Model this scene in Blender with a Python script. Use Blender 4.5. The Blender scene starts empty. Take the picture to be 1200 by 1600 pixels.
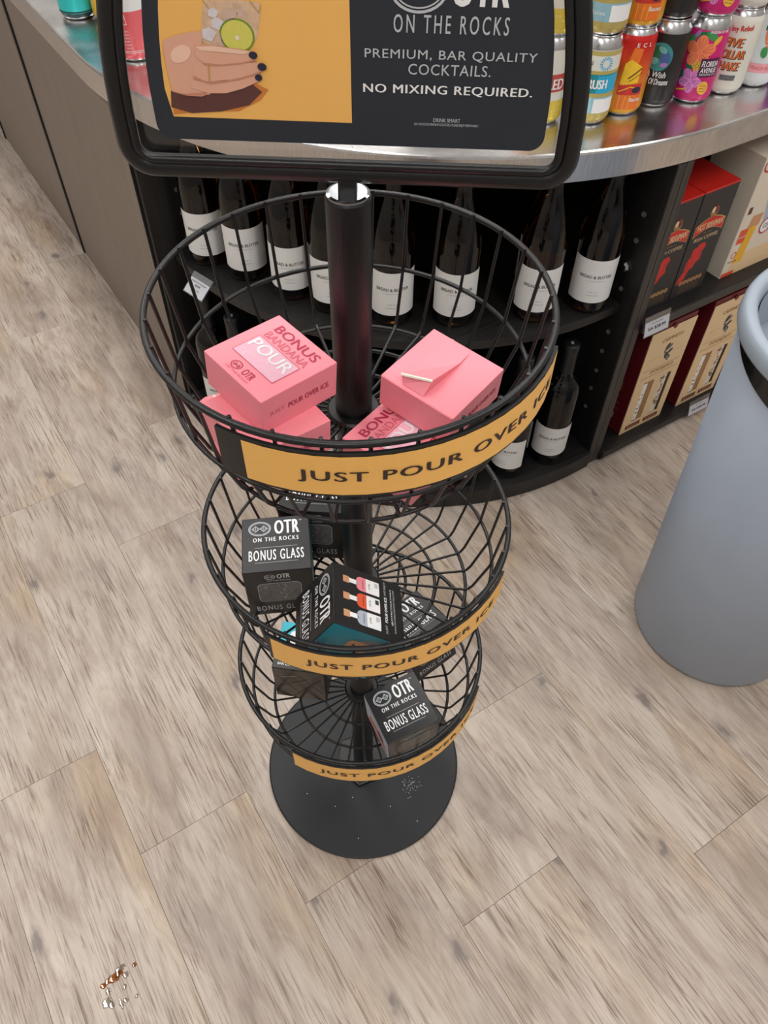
import bpy, bmesh, math, random
from mathutils import Vector, Matrix, Euler
from mathutils.geometry import tessellate_polygon

random.seed(7)
PI = math.pi
scene = bpy.context.scene
COL = scene.collection

# ------------------------------------------------------------------ camera
F_PX, PITCH, ROLL, YAW = 1210.34, math.radians(50.949), math.radians(0.9256), math.radians(3.203)
CAM = Vector((0.0, -0.4918, 1.2622))
FWD = Vector((math.sin(YAW) * math.cos(PITCH), math.cos(YAW) * math.cos(PITCH), -math.sin(PITCH)))
_r = Vector((math.cos(YAW), -math.sin(YAW), 0))
_u = _r.cross(FWD)
RGT = _r * math.cos(ROLL) + _u * math.sin(ROLL)
UPV = -_r * math.sin(ROLL) + _u * math.cos(ROLL)
cd = bpy.data.cameras.new('camera')
cd.sensor_fit = 'VERTICAL'
cd.sensor_height = 24.0
cd.lens = F_PX / 1600 * 24.0
cd.clip_start = 0.01
cam = bpy.data.objects.new('camera', cd)
COL.objects.link(cam)
cam.matrix_world = Matrix(((RGT.x, UPV.x, -FWD.x, CAM.x), (RGT.y, UPV.y, -FWD.y, CAM.y),
                           (RGT.z, UPV.z, -FWD.z, CAM.z), (0, 0, 0, 1)))
scene.camera = cam

# ------------------------------------------------------------------ the shop's own axes (turned 30 degrees)
AL = math.radians(30)
E1 = Vector((math.cos(AL), math.sin(AL), 0))
E2 = Vector((-math.sin(AL), math.cos(AL), 0))


def ST(s, t, z=0.0):
    return E1 * s + E2 * t + Vector((0, 0, z))


# ------------------------------------------------------------------ world, lamps, exposure
w = bpy.data.worlds.new('world')
scene.world = w
w.use_nodes = True
w.node_tree.nodes['Background'].inputs[0].default_value = (0.9, 0.95, 1, 1)
w.node_tree.nodes['Background'].inputs[1].default_value = 0.0      # a closed room: no sky light
scene.view_settings.view_transform = 'Standard'
scene.view_settings.look = 'None'
scene.view_settings.gamma = 1.0
scene.view_settings.use_curve_mapping = False
scene.view_settings.exposure = -0.34


def area(name, s, t, z, sx, sy, power, color=(1, 0.985, 0.965)):
    ld = bpy.data.lights.new(name, 'AREA')
    ld.shape = 'RECTANGLE'
    ld.size, ld.size_y = sx, sy
    ld.energy = power
    ld.color = color
    o = bpy.data.objects.new(name, ld)
    o.location = ST(s, t, z)
    o.rotation_euler = (0, 0, AL)
    COL.objects.link(o)
    return o


CEIL = 2.75
# the shop's ceiling lamps, all alike, in a regular grid above the picture
for row, t_ in (('near', -1.3), ('middle', 0.7), ('far', 2.7)):
    for side, s_ in (('left', -1.25), ('centre', 0.3), ('right', 1.85)):
        area('ceiling_lamp_%s_%s_offscreen' % (row, side), s_, t_, CEIL - 0.03, 0.28, 1.2, 25)


# ------------------------------------------------------------------ colour and material helpers
def lin(c):
    return tuple((v / 255 / 12.92 if v / 255 <= 0.04045 else ((v / 255 + 0.055) / 1.055) ** 2.4) for v in c)


MATS = {}


def mat(name, rgb, rough=0.5, metal=0.0, var=0.06, scale=60.0, bump=0.0, coat=0.0, spec=0.5):
    """procedural: noise varies the colour a little, optional fine relief"""
    if name in MATS:
        return MATS[name]
    m = bpy.data.materials.new(name)
    m.use_nodes = True
    nt = m.node_tree
    b = nt.nodes['Principled BSDF']
    c = lin(rgb)
    tc = nt.nodes.new('ShaderNodeTexCoord')
    nz = nt.nodes.new('ShaderNodeTexNoise')
    nz.inputs['Scale'].default_value = scale
    nz.inputs['Detail'].default_value = 3
    nt.links.new(tc.outputs['Object'], nz.inputs['Vector'])
    mx = nt.nodes.new('ShaderNodeMix')
    mx.data_type = 'RGBA'
    mx.inputs[6].default_value = (*[max(0, v * (1 - var)) for v in c], 1)
    mx.inputs[7].default_value = (*[min(1, v * (1 + var)) for v in c], 1)
    nt.links.new(nz.outputs['Fac'], mx.inputs[0])
    nt.links.new(mx.outputs[2], b.inputs['Base Color'])
    b.inputs['Roughness'].default_value = rough
    b.inputs['Metallic'].default_value = metal
    b.inputs['Coat Weight'].default_value = coat
    b.inputs['Coat Roughness'].default_value = 0.15
    b.inputs['Specular IOR Level'].default_value = spec
    if bump:
        bp = nt.nodes.new('ShaderNodeBump')
        bp.inputs['Strength'].default_value = bump
        bp.inputs['Distance'].default_value = 0.001
        nt.links.new(nz.outputs['Fac'], bp.inputs['Height'])
        nt.links.new(bp.outputs['Normal'], b.inputs['Normal'])
    MATS[name] = m
    return m


def N(nt, kind, **kw):
    n = nt.nodes.new(kind)
    for k, v in kw.items():
        if k in n.inputs:
            n.inputs[k].default_value = v
        else:
            setattr(n, k, v)
    return n


def ramp(nt, stops, interp='LINEAR'):
    r = nt.nodes.new('ShaderNodeValToRGB')
    r.color_ramp.interpolation = interp
    e = r.color_ramp.elements
    while len(e) < len(stops):
        e.new(0.5)
    for el, (p, c) in zip(e, stops):
        el.position = p
        el.color = (*c, 1) if len(c) == 3 else c
    return r


def plank_material():
    m = bpy.data.materials.new('floor_plank_print')
    m.use_nodes = True
    nt = m.node_tree
    b = nt.nodes['Principled BSDF']
    L = nt.links.new
    tc = N(nt, 'ShaderNodeTexCoord')
    oi = N(nt, 'ShaderNodeObjectInfo')
    mul = N(nt, 'ShaderNodeMath', operation='MULTIPLY')
    mul.inputs[1].default_value = 37.0
    L(oi.outputs['Random'], mul.inputs[0])
    comb = N(nt, 'ShaderNodeCombineXYZ')
    L(mul.outputs[0], comb.inputs[0])
    L(mul.outputs[0], comb.inputs[1])
    add = N(nt, 'ShaderNodeVectorMath', operation='ADD')
    L(tc.outputs['Object'], add.inputs[0])
    L(comb.outputs[0], add.inputs[1])

    def noise(sx, sy, scale, detail=4, rough=0.6, dist=0.0):
        mp = N(nt, 'ShaderNodeMapping')
        mp.inputs['Scale'].default_value = (sx, sy, 1)
        L(add.outputs[0], mp.inputs[0])
        n = N(nt, 'ShaderNodeTexNoise')
        n.inputs['Scale'].default_value = scale
        n.inputs['Detail'].default_value = detail
        n.inputs['Roughness'].default_value = rough
        n.inputs['Distortion'].default_value = dist
        L(mp.outputs[0], n.inputs['Vector'])
        return n

    big = noise(1, 0.40, 7, 4, 0.6, 0.5)          # cloudy tone
    tone = noise(1, 0.20, 30, 5, 0.65, 1.2)       # soft streaks
    fine = noise(1, 0.030, 380, 3, 0.65, 0.30)     # thin grain lines
    zone = noise(1, 0.30, 17, 4, 0.6, 0.6)        # where the grain is open
    crack = noise(1, 0.045, 300, 2, 0.5, 0.4)      # dark cracks
    msk = noise(1, 0.35, 15, 2, 0.5)              # where cracks occur
    warm = noise(1, 0.5, 6, 2, 0.5)
    grain = fine
    c1 = ramp(nt, [(0.28, lin((158, 145, 134))), (0.42, lin((178, 164, 152))), (0.56, lin((192, 179, 166))), (0.72, lin((203, 190, 178)))])
    L(big.outputs['Fac'], c1.inputs[0])
    c2 = ramp(nt, [(0.34, lin((214, 207, 202))), (0.60, lin((255, 255, 255)))])
    L(tone.outputs['Fac'], c2.inputs[0])
    m1 = N(nt, 'ShaderNodeMix', data_type='RGBA', blend_type='MULTIPLY')
    m1.inputs[0].default_value = 0.8
    L(c1.outputs[0], m1.inputs[6])
    L(c2.outputs[0], m1.inputs[7])
    c3 = ramp(nt, [(0.38, (1, 1, 1)), (0.50, (0, 0, 0))])
    L(fine.outputs['Fac'], c3.inputs[0])
    cz = ramp(nt, [(0.40, (0.20, 0.20, 0.20)), (0.62, (1, 1, 1))])
    L(zone.outputs['Fac'], cz.inputs[0])
    gz = N(nt, 'ShaderNodeMath', operation='MULTIPLY')
    L(c3.outputs[0], gz.inputs[0])
    L(cz.outputs[0], gz.inputs[1])
    m2 = N(nt, 'ShaderNodeMix', data_type='RGBA', blend_type='MULTIPLY')
    L(gz.outputs[0], m2.inputs[0])
    L(m1.outputs[2], m2.inputs[6])
    m2.inputs[7].default_value = (*lin((178, 165, 156)), 1)
    # warm straw patches
    cw = ramp(nt, [(0.5, (0, 0, 0)), (0.72, (1, 1, 1))])
    L(warm.outputs['Fac'], cw.inputs[0])
    mw = N(nt, 'ShaderNodeMix', data_type='RGBA', blend_type='MULTIPLY')
    L(cw.outputs[0], mw.inputs[0])
    L(m2.outputs[2], mw.inputs[6])
    mw.inputs[7].default_value = (*lin((250, 240, 224)), 1)
    # cracks
    cc = ramp(nt, [(0.30, (1, 1, 1)), (0.36, (0, 0, 0))])
    L(crack.outputs['Fac'], cc.inputs[0])
    cm = ramp(nt, [(0.50, (0, 0, 0)), (0.64, (0.8, 0.8, 0.8))])
    L(msk.outputs['Fac'], cm.inputs[0])
    mm = N(nt, 'ShaderNodeMath', operation='MULTIPLY')
    L(cc.outputs[0], mm.inputs[0])
    L(cm.outputs[0], mm.inputs[1])
    m3 = N(nt, 'ShaderNodeMix', data_type='RGBA')
    L(mm.outputs[0], m3.inputs[0])
    L(mw.outputs[2], m3.inputs[6])
    m3.inputs[7].default_value = (*lin((112, 102, 96)), 1)
    # knots
    mpk = N(nt, 'ShaderNodeMapping')
    mpk.inputs['Scale'].default_value = (1, 0.55, 1)
    L(add.outputs[0], mpk.inputs[0])
    wob = N(nt, 'ShaderNodeTexNoise')
    wob.inputs['Scale'].default_value = 60
    L(mpk.outputs[0], wob.inputs['Vector'])
    wm = N(nt, 'ShaderNodeMix', data_type='RGBA', blend_type='LINEAR_LIGHT')
    wm.inputs[0].default_value = 0.012
    L(mpk.outputs[0], wm.inputs[6])
    L(wob.outputs['Color'], wm.inputs[7])
    vo = N(nt, 'ShaderNodeTexVoronoi', voronoi_dimensions='2D')
    vo.inputs['Scale'].default_value = 7.5
    L(wm.outputs[2], vo.inputs['Vector'])
    ck = ramp(nt, [(0.0, (0.9, 0.9, 0.9)), (0.035, (0.75, 0.75, 0.75)), (0.06, (0.30, 0.30, 0.30)), (0.12, (0, 0, 0))])
    L(vo.outputs['Distance'], ck.inputs[0])
    sel = N(nt, 'ShaderNodeSeparateColor')
    L(vo.outputs['Color'], sel.inputs[0])
    gt = N(nt, 'ShaderNodeMath', operation='GREATER_THAN')
    gt.inputs[1].default_value = 0.55
    L(sel.outputs[0], gt.inputs[0])
    km = N(nt, 'ShaderNodeMath', operation='MULTIPLY')
    L(ck.outputs[0], km.inputs[0])
    L(gt.outputs[0], km.inputs[1])
    m4 = N(nt, 'ShaderNodeMix', data_type='RGBA')
    L(km.outputs[0], m4.inputs[0])
    L(m3.outputs[2], m4.inputs[6])
    m4.inputs[7].default_value = (*lin((112, 102, 98)), 1)
    # each plank a little lighter or darker
    hs = N(nt, 'ShaderNodeHueSaturation')
    mr = N(nt, 'ShaderNodeMapRange')
    mr.inputs[3].default_value = 0.94
    mr.inputs[4].default_value = 1.03
    L(oi.outputs['Random'], mr.inputs[0])
    L(mr.outputs[0], hs.inputs['Value'])
    L(m4.outputs[2], hs.inputs['Color'])
    L(hs.outputs[0], b.inputs['Base Color'])
    b.inputs['Roughness'].default_value = 0.42
    bp = N(nt, 'ShaderNodeBump')
    bp.inputs['Strength'].default_value = 0.25
    bp.inputs['Distance'].default_value = 0.0006
    L(grain.outputs['Fac'], bp.inputs['Height'])
    L(bp.outputs[0], b.inputs['Normal'])
    return m


def laminate(name, rgb, dark, scale=1.0, rough=0.45, axis=2):
    """wood-grain laminate, grain running along one object axis"""
    m = bpy.data.materials.new(name)
    m.use_nodes = True
    nt = m.node_tree
    b = nt.nodes['Principled BSDF']
    tc = N(nt, 'ShaderNodeTexCoord')
    mp = N(nt, 'ShaderNodeMapping')
    sc = [1, 1, 1]
    sc[axis] = 0.05
    mp.inputs['Scale'].default_value = sc
    nt.links.new(tc.outputs['Object'], mp.inputs[0])
    nz = N(nt, 'ShaderNodeTexNoise')
    nz.inputs['Scale'].default_value = 160 * scale
    nz.inputs['Detail'].default_value = 4
    nt.links.new(mp.outputs[0], nz.inputs['Vector'])
    r = ramp(nt, [(0.35, lin(dark)), (0.6, lin(rgb))])
    nt.links.new(nz.outputs['Fac'], r.inputs[0])
    nt.links.new(r.outputs[0], b.inputs['Base Color'])
    b.inputs['Roughness'].default_value = rough
    bp = N(nt, 'ShaderNodeBump')
    bp.inputs['Strength'].default_value = 0.15
    bp.inputs['Distance'].default_value = 0.0004
    nt.links.new(nz.outputs['Fac'], bp.inputs['Height'])
    nt.links.new(bp.outputs[0], b.inputs['Normal'])
    MATS[name] = m
    return m


def steel_material():
    m = bpy.data.materials.new('stainless_steel')
    m.use_nodes = True
    nt = m.node_tree
    b = nt.nodes['Principled BSDF']
    tc = N(nt, 'ShaderNodeTexCoord')
    nz = N(nt, 'ShaderNodeTexNoise')
    nz.inputs['Scale'].default_value = 9
    nz.inputs['Detail'].default_value = 6
    nt.links.new(tc.outputs['Object'], nz.inputs['Vector'])
    mp = N(nt, 'ShaderNodeMapping')
    mp.inputs['Scale'].default_value = (4, 160, 4)
    mp.inputs['Rotation'].default_value = (0, 0, 0.5)
    nt.links.new(tc.outputs['Object'], mp.inputs[0])
    n2 = N(nt, 'ShaderNodeTexNoise')
    n2.inputs['Scale'].default_value = 8
    nt.links.new(mp.outputs[0], n2.inputs['Vector'])
    r = ramp(nt, [(0.3, (0.14, 0.14, 0.14)), (0.7, (0.34, 0.34, 0.34))])
    nt.links.new(nz.outputs['Fac'], r.inputs[0])
    nt.links.new(r.outputs[0], b.inputs['Roughness'])
    r2 = ramp(nt, [(0.3, (0.60, 0.59, 0.58)), (0.7, (0.74, 0.73, 0.72))])
    nt.links.new(n2.outputs['Fac'], r2.inputs[0])
    nt.links.new(r2.outputs[0], b.inputs['Base Color'])
    b.inputs['Metallic'].default_value = 1
    bp = N(nt, 'ShaderNodeBump')
    bp.inputs['Strength'].default_value = 0.04
    bp.inputs['Distance'].default_value = 0.0005
    nt.links.new(n2.outputs['Fac'], bp.inputs['Height'])
    nt.links.new(bp.outputs[0], b.inputs['Normal'])
    return m


def glass(name, rgb, rough=0.03, trans=1.0):
    m = bpy.data.materials.new(name)
    m.use_nodes = True
    nt = m.node_tree
    b = nt.nodes['Principled BSDF']
    tc = N(nt, 'ShaderNodeTexCoord')
    nz = N(nt, 'ShaderNodeTexNoise')
    nz.inputs['Scale'].default_value = 12
    nt.links.new(tc.outputs['Object'], nz.inputs['Vector'])
    c = lin(rgb)
    r = ramp(nt, [(0.3, tuple(v * 0.85 for v in c)), (0.7, c)])
    nt.links.new(nz.outputs['Fac'], r.inputs[0])
    nt.links.new(r.outputs[0], b.inputs['Base Color'])
    b.inputs['Roughness'].default_value = rough
    b.inputs['Transmission Weight'].default_value = trans
    b.inputs['IOR'].default_value = 1.5
    MATS[name] = m
    return m


def clear_film(name, gloss=0.06, tint=(1, 1, 1)):
    """thin clear plastic: mostly see-through with a faint shine"""
    m = bpy.data.materials.new(name)
    m.use_nodes = True
    nt = m.node_tree
    for n in list(nt.nodes):
        nt.nodes.remove(n)
    out = N(nt, 'ShaderNodeOutputMaterial')
    tr = N(nt, 'ShaderNodeBsdfTransparent')
    tr.inputs[0].default_value = (*tint, 1)
    gl = N(nt, 'ShaderNodeBsdfGlossy')
    gl.inputs['Roughness'].default_value = 0.08
    mx = N(nt, 'ShaderNodeMixShader')
    tc = N(nt, 'ShaderNodeTexCoord')
    nz = N(nt, 'ShaderNodeTexNoise')
    nz.inputs['Scale'].default_value = 20
    nt.links.new(tc.outputs['Object'], nz.inputs['Vector'])
    r = ramp(nt, [(0, (gloss * 0.8,) * 3), (1, (gloss * 1.2,) * 3)])
    nt.links.new(nz.outputs['Fac'], r.inputs[0])
    nt.links.new(r.outputs[0], mx.inputs[0])
    nt.links.new(tr.outputs[0], mx.inputs[1])
    nt.links.new(gl.outputs[0], mx.inputs[2])
    nt.links.new(mx.outputs[0], out.inputs[0])
    MATS[name] = m
    return m


def zbands(name, stops, rough=0.3, metal_top=None, interp='CONSTANT', h=0.122):
    """printed can: colour bands up the can, object z from 0 to h"""
    m = bpy.data.materials.new(name)
    m.use_nodes = True
    nt = m.node_tree
    b = nt.nodes['Principled BSDF']
    tc = N(nt, 'ShaderNodeTexCoord')
    sp = N(nt, 'ShaderNodeSeparateXYZ')
    nt.links.new(tc.outputs['Object'], sp.inputs[0])
    dv = N(nt, 'ShaderNodeMath', operation='DIVIDE')
    dv.inputs[1].default_value = h
    nt.links.new(sp.outputs[2], dv.inputs[0])
    r = ramp(nt, [(p, lin(c)) for p, c in stops], interp)
    nt.links.new(dv.outputs[0], r.inputs[0])
    nt.links.new(r.outputs[0], b.inputs['Base Color'])
    b.inputs['Roughness'].default_value = rough
    b.inputs['Metallic'].default_value = 0.25
    return m


M_BLACK = mat('black_powder_coat', (15, 15, 17), 0.36, var=0.15, scale=400, bump=0.15)
M_BASE = mat('black_base_coat', (19, 20, 23), 0.5, var=0.2, scale=300, bump=0.2)
M_PLASTIC = mat('black_plastic', (16, 16, 17), 0.42)
M_YELLOW = mat('yellow_print', (240, 184, 98), 0.5, var=0.03)
M_SIGNDARK = mat('slate_print', (36, 42, 51), 0.5, var=0.12, scale=40)
M_WHITE = mat('white_print', (240, 240, 240), 0.5, var=0.02)
M_LGREY = mat('light_grey_print', (190, 194, 198), 0.5, var=0.02)
M_INK = mat('dark_brown_print', (52, 36, 34), 0.5)
M_BLACKP = mat('black_print', (20, 20, 20), 0.5)
M_PINK = mat('pink_card', (240, 138, 150), 0.42, var=0.03, scale=30)
M_PINKL = mat('pale_pink_print', (246, 190, 208), 0.3, var=0.05, scale=200)
M_PINKD = mat('crimson_print', (176, 40, 74), 0.5)
M_PINKM = mat('rose_print', (205, 96, 116), 0.5)
M_CARDIN = mat('raw_card', (236, 222, 208), 0.7)
M_CARTON = mat('black_carton', (20, 19, 20), 0.33, var=0.12, scale=90)
M_TEAL = mat('teal_print', (28, 132, 148), 0.4, var=0.2, scale=40)
M_TEALB = mat('bright_teal_print', (40, 178, 198), 0.4, var=0.1, scale=60)
M_GREYICE = mat('ice_grey_print', (92, 90, 90), 0.35, var=0.5, scale=220)
M_DKGREY = mat('dark_grey_print', (60, 58, 58), 0.5)
M_SALMON = mat('salmon_print', (205, 120, 104), 0.45, var=0.4, scale=50)
M_PALEBLUE = mat('pale_blue_print', (176, 184, 198), 0.45, var=0.1, scale=40)
M_BROWNFILM = mat('brown_film', (58, 50, 44), 0.2, var=0.3, scale=45)
M_ORANGE = mat('orange_print', (226, 88, 50), 0.45)
M_CORK = mat('cork_print', (205, 150, 110), 0.6)
M_SKIN = mat('skin_print', (222, 168, 142), 0.5, var=0.04, scale=50)
M_SKIN2 = mat('skin_shade_print', (196, 134, 108), 0.5)
M_SKIN3 = mat('skin_light_print', (238, 196, 172), 0.5)
M_NAIL = mat('navy_print', (38, 38, 58), 0.4)
M_LIME = mat('lime_rind_print', (120, 150, 50), 0.5)
M_LIME2 = mat('lime_flesh_print', (212, 206, 96), 0.5, var=0.08, scale=300)
M_SHADOWP = mat('umber_print', (92, 54, 50), 0.5)
M_SHADOWO = mat('amber_print', (206, 126, 58), 0.5)
M_ICE = mat('ice_print', (214, 180, 150), 0.4, var=0.35, scale=260)
M_ICE2 = mat('ice_pale_print', (214, 206, 210), 0.5, var=0.15, scale=300)
M_ICE3 = mat('ice_warm_print', (206, 176, 158), 0.5, var=0.2, scale=300)
M_GOLDLINE = mat('gold_print', (190, 150, 90), 0.4)
M_LAM = laminate('black_laminate', (26, 24, 24), (15, 14, 14), axis=2)
M_LAMH = laminate('black_laminate_level', (30, 28, 28), (18, 17, 17), axis=0)
M_EDGE = laminate('grey_edge_band', (62, 57, 54), (44, 40, 38), axis=2)
M_TAUPE = laminate('taupe_panel', (130, 117, 106), (121, 108, 98), 0.6, 0.5, axis=2)
M_STEEL = steel_material()
M_PLANK = plank_material()
M_CONCRETE = mat('floor_underlay', (120, 110, 100), 0.7, var=0.1, scale=6)
M_WALL = mat('wall_paint', (168, 164, 160), 0.7, var=0.02, scale=4)
M_CEIL = mat('ceiling_paint', (176, 176, 176), 0.8, var=0.02, scale=4)
M_BIN = mat('grey_bin_plastic', (143, 151, 163), 0.42, var=0.06, scale=14, bump=0.1)
M_BINRIM = mat('grey_bin_rim', (152, 163, 174), 0.35, var=0.04, scale=20)
M_LINER = mat('black_liner', (14, 14, 13), 0.25, var=0.3, scale=90, bump=0.6)
M_WINE = glass('amber_bottle_glass', (130, 84, 36), 0.02, 1.0)
M_REDWINE = mat('dark_bottle_glass', (5, 4, 4), 0.03, var=0.1)
M_CAPSULE = mat('black_capsule', (20, 20, 22), 0.4)
M_LABEL = mat('white_label_paper', (226, 226, 224), 0.6, var=0.02, scale=300)
M_ALU = mat('can_aluminium', (205, 206, 208), 0.22, metal=1.0, var=0.03)
M_FILM = clear_film('clear_plastic', 0.07)
M_TAGFILM = clear_film('tag_plastic', 0.22, (0.86, 0.88, 0.93))
M_RED = mat('red_card', (196, 34, 26), 0.45, var=0.05)
M_MAROON = mat('maroon_card', (104, 22, 30), 0.42, var=0.08)
M_CREAM = mat('cream_card', (232, 202, 158), 0.5, var=0.02)
M_CREAMW = mat('ivory_card', (226, 214, 196), 0.5, var=0.03)
M_BEIGE = mat('beige_card', (176, 168, 156), 0.55, var=0.03)
M_CHAR = mat('charcoal_card', (48, 46, 46), 0.5, var=0.08)
M_REDP = mat('red_print', (206, 44, 40), 0.5, var=0.1, scale=120)
M_GREYP = mat('grey_print', (120, 120, 124), 0.5, var=0.3, scale=200)
M_TANP = mat('tan_print', (160, 122, 80), 0.5)
M_BEER = mat('beer_print', (236, 178, 40), 0.4, var=0.1)
M_SEAM = mat('seam_rubber', (8, 8, 8), 0.8)
M_HOLE = mat('pin_metal', (150, 148, 146), 0.35, metal=0.7)


# ------------------------------------------------------------------ mesh helpers
def link(name, me, m=None, parent=None, loc=None, rot=None, smooth=False):
    o = bpy.data.objects.new(name, me)
    COL.objects.link(o)
    if m is not None and me is not None and len(me.materials) == 0:
        me.materials.append(m)
    if smooth and me is not None:
        for p in me.polygons:
            p.use_smooth = True
    if parent:
        o.parent = parent
    if loc is not None:
        o.location = loc
    if rot is not None:
        o.rotation_euler = rot
    return o


def tag(o, label=None, cat=None, group=None, kind=None):
    if label:
        o['label'] = label
    if cat:
        o['category'] = cat
    if group:
        o['group'] = group
    if kind:
        o['kind'] = kind
    return o


def thing(name, label, cat, loc=(0, 0, 0), rot=(0, 0, 0), group=None):
    o = bpy.data.objects.new(name, None)
    o.empty_display_size = 0.05
    COL.objects.link(o)
    o.location = loc
    o.rotation_euler = rot
    return tag(o, label, cat, group)


def copy_tree(o, parent=None):
    c = o.copy()
    COL.objects.link(c)
    c.parent = parent
    for ch in list(o.children):
        copy_tree(ch, c)
    return c


def bm_done(bm, name='mesh', normals=True):
    if normals:
        bmesh.ops.recalc_face_normals(bm, faces=bm.faces[:])
    me = bpy.data.meshes.new(name)
    bm.to_mesh(me)
    bm.free()
    return me


def box_me(x0, x1, y0, y1, z0, z1, bev=0.0, seg=1):
    bm = bmesh.new()
    bmesh.ops.create_cube(bm, size=1)
    for v in bm.verts:
        v.co = Vector(((x0 + x1) / 2 + v.co.x * (x1 - x0), (y0 + y1) / 2 + v.co.y * (y1 - y0), (z0 + z1) / 2 + v.co.z * (z1 - z0)))
    if bev:
        bmesh.ops.bevel(bm, geom=bm.edges[:], offset=bev, segments=seg, affect='EDGES', profile=0.5)
    return bm_done(bm)


def st_box(s0, s1, t0, t1, z0, z1, bev=0.0):
    """box along the shop's axes; mesh in local coords, object rotated by AL at its centre"""
    cs, ct, cz = (s0 + s1) / 2, (t0 + t1) / 2, (z0 + z1) / 2
    return box_me(s0 - cs, s1 - cs, t0 - ct, t1 - ct, z0 - cz, z1 - cz, bev), ST(cs, ct, cz), (0, 0, AL)


def lathe_me(prof, n=32, cap=True):
    bm = bmesh.new()
    rings = []
    for r, z in prof:
        if r < 1e-6:
            rings.append([bm.verts.new((0, 0, z))])
        else:
            rings.append([bm.verts.new((r * math.cos(2 * PI * k / n), r * math.sin(2 * PI * k / n), z)) for k in range(n)])
    for a, b in zip(rings, rings[1:]):
        for k in range(n):
            k2 = (k + 1) % n
            if len(a) == 1 and len(b) == 1:
                continue
            if len(a) == 1:
                bm.faces.new((a[0], b[k], b[k2]))
            elif len(b) == 1:
                bm.faces.new((a[k], a[k2], b[0]))
            else:
                bm.faces.new((a[k], a[k2], b[k2], b[k]))
    if cap:
        for rg in (rings[0], rings[-1]):
            if len(rg) > 2:
                bm.faces.new(rg)
    return bm_done(bm)


def tube_bm(bm, pts, r, n=8, closed=False):
    pts = [Vector(p) for p in pts]
    m = len(pts)
    rings = []
    prev = None
    for i, p in enumerate(pts):
        if closed:
            d = (pts[(i + 1) % m] - pts[i - 1]).normalized()
        else:
            d = (pts[min(i + 1, m - 1)] - pts[max(i - 1, 0)]).normalized()
        if prev is None:
            a = Vector((0, 0, 1)) if abs(d.z) < 0.9 else Vector((1, 0, 0))
            x = d.cross(a).normalized()
        else:
            x = (prev - d * prev.dot(d)).normalized()
        prev = x
        y = d.cross(x)
        rr = r[i] if isinstance(r, (list, tuple)) else r
        rings.append([bm.verts.new(p + (x * math.cos(2 * PI * k / n) + y * math.sin(2 * PI * k / n)) * rr) for k in range(n)])
    rg = list(zip(rings, rings[1:]))
    if closed:
        rg.append((rings[-1], rings[0]))
    for a, b in rg:
        for k in range(n):
            bm.faces.new((a[k], a[(k + 1) % n], b[(k + 1) % n], b[k]))
    if not closed:
        bm.faces.new(rings[0])
        bm.faces.new(rings[-1])


def tube_me(pts, r, n=8, closed=False):
    bm = bmesh.new()
    tube_bm(bm, pts, r, n, closed)
    return bm_done(bm)


def ring_me(R, z, r, n=96, k=8):
    return tube_me([(R * math.cos(2 * PI * i / n), R * math.sin(2 * PI * i / n), z) for i in range(n)], r, k, True)


def prism_me(outline, z0, z1, bev=0.0):
    """outline: list of (x,y); a slab between z0 and z1, its top edge eased by bev"""
    bm = bmesh.new()
    bot = [bm.verts.new((x, y, z0)) for x, y in outline]
    top = [bm.verts.new((x, y, z1)) for x, y in outline]
    n = len(outline)
    bm.faces.new(bot)
    ft = bm.faces.new(top)
    for i in range(n):
        bm.faces.new((bot[i], bot[(i + 1) % n], top[(i + 1) % n], top[i]))
    if bev:
        bmesh.ops.bevel(bm, geom=list(ft.edges), offset=bev, segments=2, affect='EDGES', profile=0.5)
    return bm_done(bm)


# ------------------------------------------------------------------ flat print: lettering and shapes laid on a surface
_text_cache = {}


def text_geo(body, bold=0.0, shear=0.0, space=1.0):
    key = (body, bold, shear, space)
    if key in _text_cache:
        return _text_cache[key]
    cu = bpy.data.curves.new('lettering', 'FONT')
    cu.body = body
    cu.size = 1
    cu.resolution_u = 3
    cu.offset = bold
    cu.shear = shear
    cu.space_character = space
    cu.fill_mode = 'BOTH'
    ob = bpy.data.objects.new('lettering_tmp', cu)
    me = bpy.data.meshes.new_from_object(ob)
    vs = [(v.co.x, v.co.y) for v in me.vertices]
    fs = [tuple(p.vertices) for p in me.polygons]
    bpy.data.objects.remove(ob)
    bpy.data.curves.remove(cu)
    bpy.data.meshes.remove(me)
    x0 = min(v[0] for v in vs)
    x1 = max(v[0] for v in vs)
    y0 = min(v[1] for v in vs)
    y1 = max(v[1] for v in vs)
    vs = [((x - x0) / (x1 - x0) - 0.5, (y - y0) / (y1 - y0) - 0.5) for x, y in vs]
    _text_cache[key] = (vs, fs, (x1 - x0) / (y1 - y0))
    return _text_cache[key]


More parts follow.
